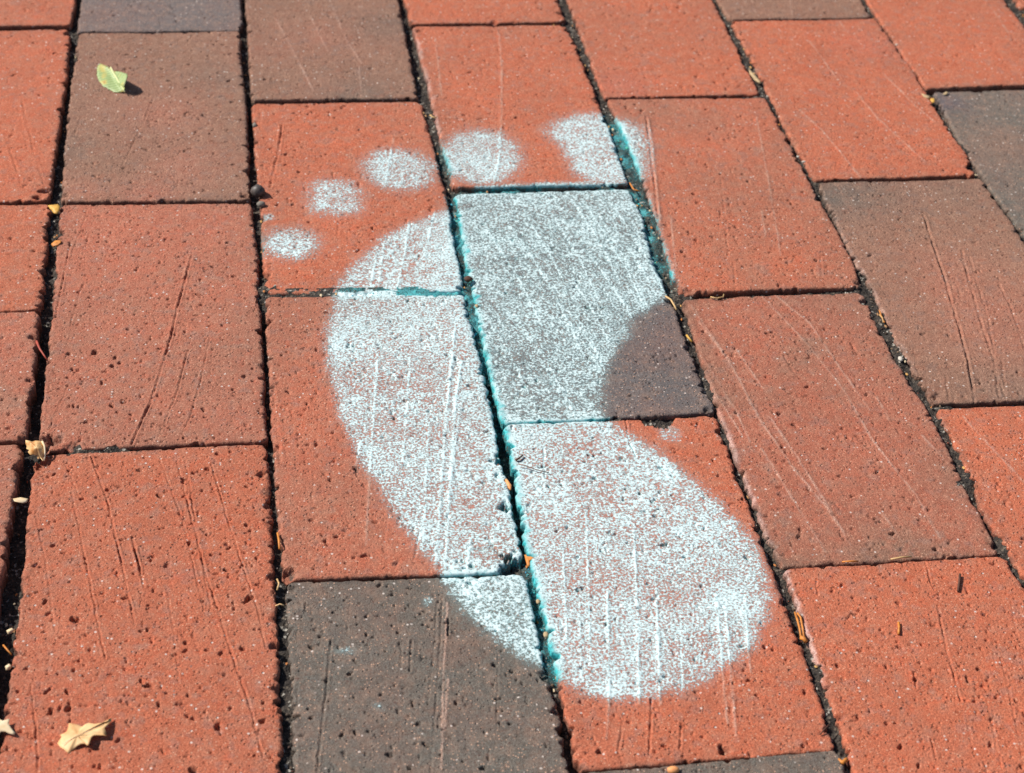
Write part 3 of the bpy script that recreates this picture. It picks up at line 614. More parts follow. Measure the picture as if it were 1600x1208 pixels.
LIFT = {'b9': .0008, 'c9': .0006, 'd9': .0014, 'e9': .0015, 'c0': 0, 'd0': .0, 'b0': .0002, 'a0': 0.0, 'b1': -.0004, 'c1': -.0002, 'd1': -.0004, 'c2': -.0005, 'd2': -.0002, 'b2': .0004, 'b3': .0003, 'c3': -.0005, 'd3': 0.0, 'c4': -.0003, 'b4': 0.0, 'b5': -.0003, 'a5': .0004}
BURN = {'b3': .22, 'c3': .40, 'd9': .35, 'c0': .22, 'c1': .18, 'a3': .12, 'd0': .08, 'd2': .03, 'd3': .04, 'b4': .12, 'b0': .2}
PATCH = {
 'b3': [(1010, 175, 24, .6, BRN), (1100, 190, 22, .35, BRN)],
 'a3': [(970, 130, 18, .45, srgb(180, 105, 88))],
 'c3': [(1420, 560, 22, .6, BRN * .95), (1500, 740, 18, .6, BRN * .95), (1400, 850, 25, .5, BRN * .95), (1310, 480, 25, .4, BRN), (1090, 560, 15, .3, BRN)],
 'c4': [(1300, 310, 20, .8, DRK), (1350, 300, 24, .5, DRK), (1490, 300, 20, .3, DRK), (1560, 500, 40, .55, srgb(184, 110, 86)), (1480, 430, 30, .4, srgb(184, 110, 86)), (1430, 590, 20, .5, BRN * .8), (1580, 610, 20, .3, DRK)],
 'b0': [(250, 180, 25, .5, srgb(175, 108, 86)), (300, 260, 25, .5, srgb(176, 108, 86)), (130, 300, 14, .4, DUST), (230, 305, 16, .6, srgb(180, 104, 82)), (110, 230, 12, .4, DRK), (340, 120, 15, .35, DRK)],
 'a1': [(500, 60, 26, .45, srgb(172, 108, 86)), (420, 80, 14, .3, srgb(172, 108, 86)), (600, 40, 20, .5, DRK), (560, 150, 22, .5, DRK * 1.1)],
 'b5': [(1475, 160, 14, .7, srgb(92, 84, 92)), (1570, 230, 24, .4, BRN), (1590, 330, 20, .3, DRK)],
 'b4': [(1360, 70, 22, .35, srgb(190, 104, 84)), (1440, 120, 14, .3, DUST)],
 'd0': [(90, 1060, 20, .25, DUST), (400, 960, 16, .3, BRN)],
}
PALE = {'d3': (-.1, .36, .5), 'c3': (.3, 1.1, .4), 'b3': (.2, .9, .35), 'b2': (.0, .8, .45), 'c4': (.1, .9, .25)}
FAR_DIR = None
def nominal_dir(u):   # direction of the long joints
    return np.array([0.0, -1.0])

ROOT = bpy.data.objects.new('brick_pavement', None)
COL.objects.link(ROOT)
ROOT['kind'] = 'structure'
ROOT['label'] = 'red and brown clay brick pavement laid in running bond'

TONELAB = {'a0': 'dark grey-brown brick', 'b0': 'brown brick with a green leaf on it', 'a1': 'brown brick', 'd1': 'dark grey brick painted only at one corner', 'c2': 'dark grey brick almost covered in pale paint', 'e2': 'dark grey brick', 'a4': 'brown brick', 'c4': 'brown brick with long curved grooves', 'b5': 'dark grey-brown brick', 'c6': 'dark brick'}
cols_info = {}
seed = 100
for key, Lp, Rp, out, tone, pits, cell in BR:
    seed += 7
    L = ats(Lp) if Lp else None
    R = ats(Rp) if Rp else None
    for E in (L, R):      # the worn arrises look wider than the bed joint is
        if E is not None and len(E) > 1: E[0] = E[0] + (E[0] - E[1]) / np.linalg.norm(E[0] - E[1]) * .0010; E[-1] = E[-1] + (E[-1] - E[-2]) / np.linalg.norm(E[-1] - E[-2]) * .0010
    colk = int(key[1]); colk = -1 if colk == 9 else colk
    if L is None: L = R - np.array([WID, 0])
    if R is None: R = L + np.array([WID, 0])
    blen = LEN
    if 'u' in out:
        for E in (L, R):
            d = (E[0] - E[-1]); d /= np.linalg.norm(d); d = d * .5 + np.array([0, .5]); d /= np.linalg.norm(d)
            E[0] = E[-1] + d * blen
        L = L[[0, -1]]; R = R[[0, -1]]
    if 'd' in out:
        def ext(E):
            need = blen - np.linalg.norm(E[-1] - E[0])
            if need > 0:
                d = np.array([0, -1.0]); return np.vstack([E, E[-1] + d * need])
            return E
        L = ext(L); R = ext(R)
        yb = (L[-1, 1] + R[-1, 1]) / 2
        L[-1, 1] = yb; R[-1, 1] = yb
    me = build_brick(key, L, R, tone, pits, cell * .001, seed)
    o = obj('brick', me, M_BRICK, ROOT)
    if key in TONELAB: o['label'] = TONELAB[key]
    ci = cols_info.setdefault(colk, dict(top=-9, bot=9, l=0, r=0))
    if L[0, 1] > ci['top']: ci['top'] = max(L[0, 1], R[0, 1]); ci['tl'] = L[0, 0]; ci['tr'] = R[0, 0]
    if L[-1, 1] < ci['bot']: ci['bot'] = min(L[-1, 1], R[-1, 1]); ci['bl'] = L[-1, 0]; ci['br'] = R[-1, 0]

# bricks outside the picture: the same bond goes on
rs = np.random.RandomState(5)
tones = [RED, RED, DUST, RED * .95, BRN, DRK]
mats_extra = []
stuff_co, stuff_q, stuff_t, sn = [], [], [], 0
def quadbrick(x0, x1, y0, y1, ind):
    """y0 far end, y1 near end"""
    global seed, sn
    seed += 7
    L = np.array([[x0, y0], [x0, y1]]); R = np.array([[x1, y0], [x1, y1]])
    tone = tones[rs.randint(len(tones))]
    if ind:
        me = build_brick('x', L, R, tone, .8, .004, seed, hi=False)
        obj('brick', me, M_BRICK, ROOT)
    else:
        b = .0015; z0 = (rs.rand() - .5) * .001
        ring = lambda e, z: [(x0 + e, y1 + e, z), (x1 - e, y1 + e, z), (x1 - e, y0 - e, z), (x0 + e, y0 - e, z)]
        co = ring(0, -.02) + ring(0, z0 - b) + ring(b, z0)
        q = [(8, 9, 10, 11)]
        for lv in (0, 4):
            for i in range(4):
                q.append((lv + i, lv + (i + 1) % 4, lv + 4 + (i + 1) % 4, lv + 4 + i))
        stuff_co.append(np.array(co)); stuff_q.append(np.array(q) + sn); stuff_t.append(np.ones((12, 3)) * tone); sn += 12
PIT = .2
for c in range(-16, 18):
    if c in cols_info:
        ci = cols_info[c]
        tops = [(ci['top'] + .0025 + .2 * i, ci['tl'], ci['tr']) for i in range(0, 12)]
        bots = [(ci['bot'] - .0025 - .2 * i, ci['bl'], ci['br']) for i in range(0, 9)]
        for i, (yb, xl, xr) in enumerate(tops): quadbrick(xl, xr, yb + .1975, yb, i < 2)
        for i, (yt, xl, xr) in enumerate(bots): quadbrick(xl, xr, yt, yt - .1975, i < 1)
    else:
        ref = cols_info[6] if c > 6 else cols_info[-1]
        base = .5 * (ref['tl'] + ref['bl']) + (c - (6 if c > 6 else -1)) * .1005
        off = .1 * (c % 2) + (rs.rand() - .5) * .01
        for i in range(-8, 16):
            y0 = off + i * .2
            quadbrick(base, base + .0965, y0 + .1975, y0, (-4 <= c <= 9) and -1 <= i <= 5)
me = mesh_np('brick', np.vstack(stuff_co), np.vstack(stuff_q), False, None, {'tone': np.vstack(stuff_t)})
obj('distant_brick', me, M_BRICK, ROOT, kind='stuff')

# ------------------------------------------------------------------ dirt between the bricks
def joint_mask_grid():
    x0, x1, y0, y1 = -.14, .66, -.10, .82
    g = .00075
    nx = int((x1 - x0) / g); ny = int((y1 - y0) / g)
    gx = np.linspace(x0, x1, nx); gy = np.linspace(y0, y1, ny)
    X, Y = np.meshgrid(gx, gy, indexing='ij')
    inside = np.zeros(X.shape, bool)
    for L, R in OUT:
        lo = np.minimum(L.min(0), R.min(0)); hi = np.maximum(L.max(0), R.max(0))
        i0, i1 = np.searchsorted(gx, [lo[0], hi[0]]); j0, j1 = np.searchsorted(gy, [lo[1], hi[1]])
        if i1 <= i0 or j1 <= j0: continue
        xs = X[i0:i1, j0:j1]; ys = Y[i0:i1, j0:j1]
        tl = np.interp(-ys.ravel(), -L[:, 1], L[:, 0]).reshape(xs.shape)
        tr = np.interp(-ys.ravel(), -R[:, 1], R[:, 0]).reshape(xs.shape)
        e = .0040
        # edges between near and far ends slope a little
        f = np.clip((xs - L[0, 0]) / (R[0, 0] - L[0, 0]), 0, 1)
        yt = L[0, 1] * (1 - f) + R[0, 1] * f
        f = np.clip((xs - L[-1, 0]) / (R[-1, 0] - L[-1, 0]), 0, 1)
        yb = L[-1, 1] * (1 - f) + R[-1, 1] * f
        inside[i0:i1, j0:j1] |= (xs > tl + e) & (xs < tr - e) & (ys < yt - e) & (ys > yb + e)
    return X, Y, inside
LEVEL = [  # px x, px y, top of the dirt in mm below the brick faces
 (105, 200, -6), (90, 270, -5), (80, 350, -3), (75, 430, -4), (62, 560, -8), (54, 640, -7), (45, 690, -5), (40, 740, -6.5), (24, 850, -7.5), (14, 960, -5.5), (5, 1050, -8),
 (130, 10, -5), (60, 44, -4), (250, 50, -4.2), (383, 80, -5), (392, 200, -8), (402, 290, -5), (410, 400, -5), (414, 520, -6), (418, 640, -5.5), (424, 760, -3.5), (432, 860, -4), (440, 940, -3.5), (446, 1080, -3), (452, 1190, -3),
 (240, 316, -4), (30, 317, -4), (150, 706, -0.9), (300, 697, -4.2), (520, 156, -3.3), (480, 462, -0.5), (580, 459, -0.5), (530, 461, -.1), (560, 459, .1), (600, 458, .1), (640, 457, -.5), (670, 456, -.5), (700, 456, -.6), (600, 903, -3.4), (760, 894, -3.6),
 (632, 20, -5), (650, 110, -4), (670, 190, -2.6), (690, 260, -3.5), (705, 320, -3.5), (720, 400, -3), (735, 455, -2.5), (750, 540, -4), (765, 600, -6), (780, 680, -8.5), (792, 745, -9), (800, 800, -6), (822, 870, -4.5), (840, 960, -4), (860, 1050, -3), (885, 1140, -6),
 (760, 39, -4.2), (850, 292, -3.9), (880, 655, -3.6), (1030, 652, -2.8), (1100, 1190, -3.6),
 (885, 30, -3), (900, 70, -2.5), (930, 130, -3.5), (955, 200, -2.5), (985, 290, -2.5), (1015, 360, -2.8), (1045, 455, -4), (1075, 520, -2.8), (1105, 600, -2.2), (1130, 680, -3), (1170, 780, -3.2), (1210, 870, -3), (1250, 980, -2.8), (1300, 1100, -2.5), (1325, 1200, -3.5),
 (1070, 154, -3.2), (1200, 458, -4), (1400, 875, -3.6), (1250, 32, -3.2), (1400, 280, -3.2), (1530, 632, -4), (1530, 140, -4.2),
 (1160, 90, -2.4), (1190, 145, -2), (1240, 240, -2.6), (1300, 350, -2.6), (1350, 455, -2), (1390, 540, -2), (1450, 640, -2), (1500, 740, -2.2), (1550, 840, -3), (1585, 900, -3),
 (1380, 60, -2.2), (1450, 145, -3.9), (1500, 230, -2.2), (1530, 275, -3.6), (1580, 350, -2.4)]
lv = ats([(l[0], l[1]) for l in LEVEL]); lz = np.array([l[2] for l in LEVEL]) * .001
X, Y, inside = joint_mask_grid()
ni, nj = X.shape
idx = np.arange(ni * nj).reshape(ni, nj)
q = np.stack([idx[:-1, :-1], idx[1:, :-1], idx[1:, 1:], idx[:-1, 1:]], -1).reshape(-1, 4)
keep = ~(inside.ravel()[q].all(1))
q = q[keep]
used, inv = np.unique(q.ravel(), return_inverse=True)
xs = X.ravel()[used]; ys = Y.ravel()[used]
q = inv.reshape(-1, 4)
wsum = np.zeros(xs.shape); zsum = np.zeros(xs.shape)
for (lx, ly), z in zip(lv, lz):
    d2 = (xs - lx) ** 2 + (ys - ly) ** 2 + 2e-6
    wgt = 1 / d2 ** 2
    wsum += wgt; zsum += wgt * z
zs = zsum / wsum
LVL = zs.copy()
zs = zs + (fbm(xs, ys, 120, 301, 2) - .5) * .0032 + (fbm(xs, ys, 450, 305, 3) - .5) * .0026
zs = np.minimum(zs, -.0002)
SOILCO = np.stack([xs, ys, zs], -1)
am = .60 + .9 * (fbm(xs, ys, 160, 311, 2) - .5) - np.clip((-zs - .003) / .004, 0, 1) * .3
pa_ = ats([(622, 458), (722, 457)]); pb_ = ats([(528, 461), (610, 459)])
am = np.where(seg_dist(xs, ys, pa_) < .003, .55 + .7 * fbm(xs, ys, 420, 321, 2), am)
am = np.where(seg_dist(xs, ys, pb_) < .003, 1.0, am)
add_paint(SOILCO, q, xs, ys, am, np.where(seg_dist(xs, ys, pb_) < .003, .08, .92))
soil = obj('joint_soil', mesh_np('joint_soil', SOILCO, q), M_SOIL, ROOT, kind='stuff')
pl = mesh_np('ground', np.array([[-60, -60, -.021], [60, -60, -.021], [60, 60, -.021], [-60, 60, -.021]], float), np.array([[0, 1, 2, 3]]), False)
obj('ground', pl, M_SOIL, None, kind='structure')

# loose grit in the joints
def ico():
    p = (1 + 5 ** .5) / 2
    v = np.array([(-1, p, 0), (1, p, 0), (-1, -p, 0), (1, -p, 0), (0, -1, p), (0, 1, p), (0, -1, -p), (0, 1, -p), (p, 0, -1), (p, 0, 1), (-p, 0, -1), (-p, 0, 1)], float)
    v /= np.linalg.norm(v[0])
    f = np.array([(0, 11, 5), (0, 5, 1), (0, 1, 7), (0, 7, 10), (0, 10, 11), (1, 5, 9), (5, 11, 4), (11, 10, 2), (10, 7, 6), (7, 1, 8), (3, 9, 4), (3, 4, 2), (3, 2, 6), (3, 6, 8), (3, 8, 9), (4, 9, 5), (2, 4, 11), (6, 2, 10), (8, 6, 7), (9, 8, 1)])
    return v, f
IV, IF = ico()
rs = np.random.RandomState(77)
open_ = np.ones(xs.shape, bool)
for L, R in OUT:
    tl = np.interp(-ys, -L[:, 1], L[:, 0]); tr = np.interp(-ys, -R[:, 1], R[:, 0])
    open_ &= ~((xs > tl + .0002) & (xs < tr - .0002) & (ys < (L[0, 1] + R[0, 1]) / 2 + .0005) & (ys > (L[-1, 1] + R[-1, 1]) / 2 - .0005))
cand = np.where(open_)[0]
NG = min(9000, len(cand))
pick = rs.choice(cand, NG, replace=False)
fl = np.array(cover_fields(xs[pick], ys[pick])).max(0)
gco = []; gq = []; gt = []
pal = .8 * np.array([srgb(70, 58, 50), srgb(98, 80, 66), srgb(140, 116, 92), srgb(178, 158, 132), srgb(120, 96, 84), srgb(60, 54, 52), srgb(205, 195, 180), srgb(150, 82, 62)])
pw = np.array([.20, .20, .17, .10, .12, .10, .06, .05])
for k_, i in enumerate(pick):
    r = .00016 + .00055 * rs.rand() ** 3
    sc_ = r * (.6 + .8 * rs.rand(3))
    th = rs.rand() * 6.28
    v = IV * (1 + .25 * (rs.rand(12, 1) - .5)) * sc_
    v = np.stack([v[:, 0] * math.cos(th) - v[:, 1] * math.sin(th), v[:, 0] * math.sin(th) + v[:, 1] * math.cos(th), v[:, 2]], -1)
    gco.append(v + SOILCO[i] + (rs.rand() - .5, 0, r * .35)); gco[-1][:, 0] -= gco[-1][:, 0].mean() - SOILCO[i][0] - (rs.rand() - .5) * .0006
    gq.append(IF + 12 * k_)
    c = pal[rs.choice(8, p=pw)] * (.7 + .5 * rs.rand())
    if fl[k_] > .5 and rs.rand() < .55 and LVL[i] > -.007: c = srgb(60 + rs.rand() * 60, 165 + rs.rand() * 50, 175 + rs.rand() * 40)
    if k_ % 23 == 0 and LVL[i] > -.0065:      # husks and chaff, larger and flatter than the sand
        c = [srgb(206, 158, 92), srgb(216, 196, 160), srgb(190, 120, 62), srgb(170, 128, 84)][(k_ // 23) % 4]
        gco[-1] = (gco[-1] - SOILCO[i]) / max(r, 1e-5) * np.array([.00055, .0010, .0003]) + SOILCO[i] + (0, 0, .0007)
    gt.append(np.ones((12, 3)) * c)
me = mesh_np('joint_grit', np.vstack(gco), np.vstack(gq), False, None, {'tone': np.vstack(gt)})
obj('joint_grit', me, M_GRIT, ROOT, kind='stuff')

# ------------------------------------------------------------------ the footprint: sole and five toes
FP = bpy.data.objects.new('painted_footprint', None)
COL.objects.link(FP)
FP['label'] = 'giant bare footprint stencilled in pale blue-white spray paint across the bricks'
FP['category'] = 'footprint'
for i in range(6):
    D = PAINT[i]
    if not D['n']: continue
    me = mesh_np('sole_print' if i == 0 else 'toe_print', np.vstack(D['co']), np.vstack(D['q']), True, {'cover': np.concatenate(D['cov']), 'fresh': np.concatenate(D['fr'])})
    o = obj('sole_print' if i == 0 else 'toe_print', me, M_PAINT, FP)
    if i: o['label'] = TOENAMES[i - 1] + ' toe of the footprint'

# ------------------------------------------------------------------ leaves and litter
def ground_z(x, y):
    return 0.0
def tag(o, label, cat, group=None):
    o['label'] = label; o['category'] = cat
    if group: o['group'] = group
    return o

def blade_mesh(name, outline, centre, rings=7, thick=.00018, hfun=None):
    """a thin two-sided sheet: outline (px, px, z mm) filled in rings about a centre (px, px, z mm)"""
    O = np.array([at(x, y, z * .001) for x, y, z in outline]); C = at(centre[0], centre[1], centre[2] * .001)
    # round the outline slightly with extra points
    n = len(O); co = [C]
    for r in range(1, rings + 1):
        f = r / rings
        for p in O:
            v = C + (p - C) * f
            zc = C[2] + (p[2] - C[2]) * f ** 1.8
            if hfun: zc += hfun(f, p, v) * .001
            co.append(np.array([v[0], v[1], zc]))
    co = np.array(co)
    tr = []
    for i in range(n): tr.append((0, 1 + i, 1 + (i + 1) % n, 1 + (i + 1) % n))
    fs = [(0, 1 + i, 1 + (i + 1) % n) for i in range(n)]
    for r in range(rings - 1):
        a = 1 + r * n; b = a + n
        for i in range(n):
            j = (i + 1) % n
            fs.append((a + i, b + i, b + j)); fs.append((a + i, b + j, a + j))
    # orient upward (the picture's outline may run either way)
    fs = np.array(fs)
    nz = np.cross(co[fs[:, 1]] - co[fs[:, 0]], co[fs[:, 2]] - co[fs[:, 0]])[:, 2].sum()
    if nz < 0: fs = fs[:, ::-1]
    N = len(co)
    low = co - np.array([0, 0, thick])
    allf = list(map(tuple, fs)) + [tuple(x + N for x in f[::-1]) for f in fs]
    a = 1 + (rings - 1) * n
    for i in range(n):
        j = (i + 1) % n
        allf.append((a + i, a + j, a + j + N)); allf.append((a + i, a + j + N, a + i + N))
    return mesh_np(name, np.vstack([co, low]), np.array(allf), True)

def tube_mesh(name, pts, r0, r1=None, sides=7):
    r1 = r0 if r1 is None else r1
    P = [np.array(p, float) for p in pts]; co = []; n = len(P)
    for i, p in enumerate(P):
        t = P[min(i + 1, n - 1)] - P[max(i - 1, 0)]; t /= np.linalg.norm(t) + 1e-12
        u = np.cross(t, (0, 0, 1.0)); u /= np.linalg.norm(u) + 1e-9; v = np.cross(u, t)
        r = r0 + (r1 - r0) * i / (n - 1)
        for k_ in range(sides):
            a = 2 * math.pi * k_ / sides
            co.append(p + (u * math.cos(a) + v * math.sin(a)) * r)
    fs = []
    for i in range(n - 1):
        for k_ in range(sides):
            k2 = (k_ + 1) % sides
            a, b, c, d = i * sides + k_, i * sides + k2, (i + 1) * sides + k2, (i + 1) * sides + k_
            fs += [(a, b, c), (a, c, d)]
    co += [P[0], P[-1]]
    for k_ in range(sides):
        k2 = (k_ + 1) % sides
        fs.append((len(co) - 2, k2, k_)); fs.append((len(co) - 1, (n - 1) * sides + k_, (n - 1) * sides + k2))
    return mesh_np(name, np.array(co), np.array(fs), True)

def leaf_mat_green():
    k = NT('green_leaf_blade')
    pos = k.n('ShaderNodeTexCoord').outputs['Object']
    n = k.n('ShaderNodeTexNoise', {'Vector': pos, 'Scale': 130.0, 'Detail': 3.0})
    mp = k.n('ShaderNodeMapping', {'Vector': pos, 'Rotation': (0, 0, -.18)})
    wv = k.n('ShaderNodeTexWave', {'Vector': mp.outputs[0], 'Scale': 130.0, 'Distortion': .6}, bands_direction='Y')
    c = k.mix(k.ramp(wv.outputs['Fac'], .2, .9), tuple(srgb(136, 158, 98)), tuple(srgb(168, 184, 126)))
    c = k.mix(k.ramp(n.outputs[0], .55, .68, 0, .8), c, tuple(srgb(206, 182, 96)))
    c = k.mix(k.ramp(n.outputs[0], .70, .74, 0, .7), c, tuple(srgb(170, 92, 74)))
    k.link(c, k.b.inputs['Base Color']); k.b.inputs['Roughness'].default_value = .5
    b = k.n('ShaderNodeBump', {'Height': wv.outputs['Fac'], 'Strength': .5, 'Distance': .0003}); k.link(b.outputs[0], k.b.inputs['Normal'])
    return k.m
M_GREEN = leaf_mat_green()
M_RIB = plain('leaf_rib', srgb(224, 226, 168), .5, .1)
M_TAN = plain('dry_leaf', srgb(222, 168, 108), .6, .12, 180., srgb(240, 200, 146))
M_TAN2 = plain('pale_dry_leaf', srgb(232, 200, 150), .6, .12, 180., srgb(240, 222, 190))
M_CURL = plain('curled_leaf', srgb(214, 146, 78), .55, .2, 260., srgb(240, 206, 150))
M_YEL = plain('yellow_flake', srgb(214, 164, 74), .6, .2)
M_ORA = plain('orange_litter', srgb(205, 128, 52), .6, .25)
M_PEACH = plain('peach_chip', srgb(236, 160, 100), .6, .15)
M_STRAW = plain('straw', srgb(208, 170, 116), .6, .2)
M_DTWIG = plain('dark_twig', srgb(86, 54, 40), .8, .3)
M_RTWIG = plain('red_twig', srgb(176, 76, 58), .6, .2)
M_NEEDLE = plain('brown_needle', srgb(140, 112, 100), .6, .2)
M_SEED = plain('dark_seed', srgb(78, 70, 66), .5, .45, 700.)
M_STONE = plain('pale_stone', srgb(206, 196, 182), .8, .15)
M_GSTONE = plain('grey_stone', srgb(130, 122, 112), .85, .25)
M_TSTONE = plain('tan_stone', srgb(184, 158, 120), .85, .25)

# green serrated leaf, its right side curled up off the brick
g = bpy.data.objects.new('leaf', None); COL.objects.link(g); g.location = Vector(at(175, 125)); g.location.z = 0.0
tag(g, 'green serrated leaf with a pale midrib, lying on the brown brick', 'leaf')
ol = [(153, 102, 1.5), (157, 100, 1.8), (162, 102, 2.2), (168, 104, 2.8), (172, 107, 3.2), (175, 110, 3.4), (180, 111, 4.2), (186, 112, 5.6), (192, 113, 7.0), (198, 115, 8.2), (199.5, 119, 8.6), (198, 122, 8.4), (197.2, 126, 7.6), (195, 131, 6.4), (194.5, 136, 5.0), (193.5, 142, 1.8), (190, 143.5, 1.2), (184, 144, .8), (177, 143.5, .6), (174, 141, .5), (169, 139.5, .5), (166, 136.5, .5), (161, 135, .5), (159, 131.5, .5), (155.5, 128, .5), (153.5, 123, .6), (151.5, 118, .8), (151.8, 112, 1.0), (151.5, 107, 1.3)]
me = blade_mesh('blade', ol, (174, 123, 1.6), 7, .0002, lambda f, p, v: .25 * math.sin(p[1] * 2600) * f)
obj('blade', me, M_GREEN, g)
mid = [at(x, y, z * .001) for x, y, z in [(173, 108, 3.3), (177, 115, 2.9), (182, 123, 2.6), (187, 132, 2.3), (191.5, 140, 2.0), (195, 146, 1.6)]]
obj('midrib', tube_mesh('midrib', [p + np.array([0, 0, .0009]) for p in mid], .00048, .00036), M_RIB, g)

# tan maple leaf fragment on the big red brick
g = bpy.data.objects.new('leaf', None); COL.objects.link(g); g.location = Vector(at(125, 1150)); g.location.z = 0.0
tag(g, 'tan dry leaf fragment with pointed lobes, on the large red brick at the bottom left', 'leaf')
s_ = 140 / 1600
T = lambda x, y: (60 + x * s_, 1100 + y * s_)
raw = [(545, 345, 1.2), (600, 345, 1.6), (700, 362, 1.8), (745, 385, 1.5), (780, 410, 1.2), (830, 375, 1.4), (900, 342, 1.8), (1000, 345, 2.2), (1110, 338, 2.4), (1200, 325, 2.4), (1250, 300, 2.2), (1310, 240, 1.8), (1300, 300, 2.0), (1265, 350, 2.4), (1215, 400, 3.0), (1180, 440, 3.2), (1205, 500, 2.8), (1225, 572, 2.2), (1150, 560, 2.4), (1100, 550, 2.6), (1000, 540, 3.0), (950, 580, 3.4), (925, 650, 3.4), (905, 720, 3.0), (870, 745, 2.2), (840, 715, 2.0), (760, 715, 1.8), (690, 740, 1.8), (640, 790, 1.2), (580, 840, .8), (525, 885, .5), (510, 860, .5), (450, 815, .5), (390, 770, .5), (335, 695, .5), (380, 640, .6), (415, 590, .6), (385, 548, .7), (450, 535, .9), (510, 500, 1.1), (530, 430, 1.2)]
me = blade_mesh('blade', [(*T(x, y), z) for x, y, z in raw], (*T(700, 560), 2.6), 7, .00025, lambda f, p, v: .3 * math.sin(p[0] * 900) * f)
obj('blade', me, M_TAN, g)
obj('midrib', tube_mesh('midrib', [at(*T(x, y), z * .001) for x, y, z in [(420, 720, 1.8), (560, 640, 2.4), (700, 560, 2.9), (850, 500, 2.9), (1000, 440, 2.6), (1180, 370, 2.7)]], .00012, .00008), M_TAN2, g)

# pale leaf half inside the picture at the left edge
me = blade_mesh('leaf', [(-22, 1128, 1), (-8, 1120, 1.4), (4, 1126, 1.8), (12, 1124, 2), (15, 1123, 2), (13, 1130, 2), (17, 1137, 2), (24, 1145, 1.6), (22, 1148, 1.4), (14, 1146, 1.4), (8, 1143, 1.6), (2, 1143, 1.6), (-6, 1150, 1.2), (-20, 1156, .8), (-24, 1142, .8)], (-3, 1135, 2.2), 6, .00025)
tag(obj('leaf', me, M_TAN2), 'cream-coloured dry leaf cut off by the left edge of the picture', 'leaf')

# curled leaf jammed over the wide joint
g = bpy.data.objects.new('leaf', None); COL.objects.link(g); g.location = Vector(at(57, 702)); g.location.z = 0.0
tag(g, 'curled orange-tan dry leaf wedged across the wide dark joint at the left', 'leaf')
ol = [(40, 689, 3.0), (46, 688, 3.6), (50, 689, 3.0), (55, 689, 4.0), (60, 690, 4.4), (65, 688, 4.6), (68, 690, 4.0), (70.5, 695, 3.2), (71.5, 702, 2.6), (71, 710, 1.6), (69, 716, .6), (67, 719, .2), (63, 714, 1.2), (58, 711, 1.6), (52, 711, 1.4), (47, 710.5, .8), (43.5, 706, .6), (46, 704, 1.2), (41, 701, .8), (42, 698, 1.6), (40, 694, 2.0)]
me = blade_mesh('blade', ol, (57, 700, 5.2), 7, .0003, lambda f, p, v: .5 * math.sin(p[0] * 1500 + p[1] * 700) * f)
obj('blade', me, M_CURL, g)
obj('stalk', tube_mesh('stalk', [at(66, 690, .0045), at(69.5, 697, .0042), at(70.5, 706, .0032), at(70, 714, .0015), at(69, 720, .0004)], .0005, .0003), M_TAN2, g)

def flake(outline, centre, mat, label, cat='leaf fragment', thick=.0003, name='leaf_fragment', group=None, rings=3):
    me = blade_mesh(name, outline, centre, rings, thick)
    return tag(obj(name, me, mat), label, cat, group)
flake([(74, 321, .5), (82, 320, 1), (90, 319, 1.4), (94, 322, 1.2), (93, 329, .8), (89, 334, .6), (84, 333, .3), (80, 328, .2)], (85, 326, 1.4), M_YEL, 'small yellow leaf scrap beside the brown brick corner, in the left joint')
flake([(80, 381, -.5), (86, 376, 0), (95, 375, .6), (96, 378, .8), (90, 383, 0), (82, 385, -.8)], (88, 380, .2), M_ORA, 'little brown leaf scrap standing in the left joint below the yellow one')
flake([(788, 747, -1), (792, 748, -.6), (796, 753, -.2), (799.5, 758, 0), (799, 764, -.4), (797, 766, -.8), (793, 761, -1), (790, 754, -1.2)], (795, 757, .3), M_PEACH, 'peach-coloured chip caught in the teal-edged joint through the foot arch')
flake([(819, 867, -2), (824, 866, -1.6), (829, 868, -1.2), (836, 871, -.6), (831, 874, -1.2), (827, 876, -1.6), (828, 883, -1.8), (824, 886, -2.4), (822, 878, -2.2)], (825, 873, -1.5), M_ORA, 'orange-brown leaf crumb in the joint beside the heel, above the straw-filled gap')
flake([(12, 781, .5), (32, 777, .8), (44, 779, .8), (42, 784, .5), (35, 786, .3)], (36, 781, 1), M_TAN2, 'pale flat scrap in the wide left joint below the curled leaf')
flake([(10, 985, -2), (18, 981, -1.5), (23, 984, -1.5), (18, 989, -2), (12, 991, -2.4)], (16, 986, -1), M_TAN2, 'tiny cream leaf scrap deep in the far-left joint, above a second one')
flake([(8, 1041, -2), (14, 1037, -1.5), (19, 1041, -1.5), (15, 1046, -2), (9, 1047, -2.4)], (13, 1042, -1), M_TAN2, 'tiny cream leaf scrap low in the far-left joint, nearest the bottom left corner')
flake([(1439, 146, .2), (1446, 148, .8), (1453, 150, 1.0), (1452, 154, .6), (1444, 152, .2)], (1447, 150.5, 1.1), M_TSTONE, 'tan curled husk at the joint crossing by the dark brick, upper right')
flake([(1453, 155, .4), (1459, 153, .8), (1461, 158, .8), (1457, 161, .3)], (1457, 157, 1.0), M_YEL, 'amber crumb beside the tan husk, upper right')
flake([(1473, 147, .6), (1478, 143, 1), (1482, 144, 1), (1478, 148, .6)], (1477, 146, .9), M_TSTONE, 'pale sliver at the top corner of the dark brick, upper right')
flake([(1170, 108, .0), (1178, 116, .4), (1189, 128, .4), (1187, 131, .2), (1178, 124, 0), (1171, 114, -.2)], (1180, 120, .5), M_TSTONE, 'long tan bark scrap in the joint near the top, between two red bricks')

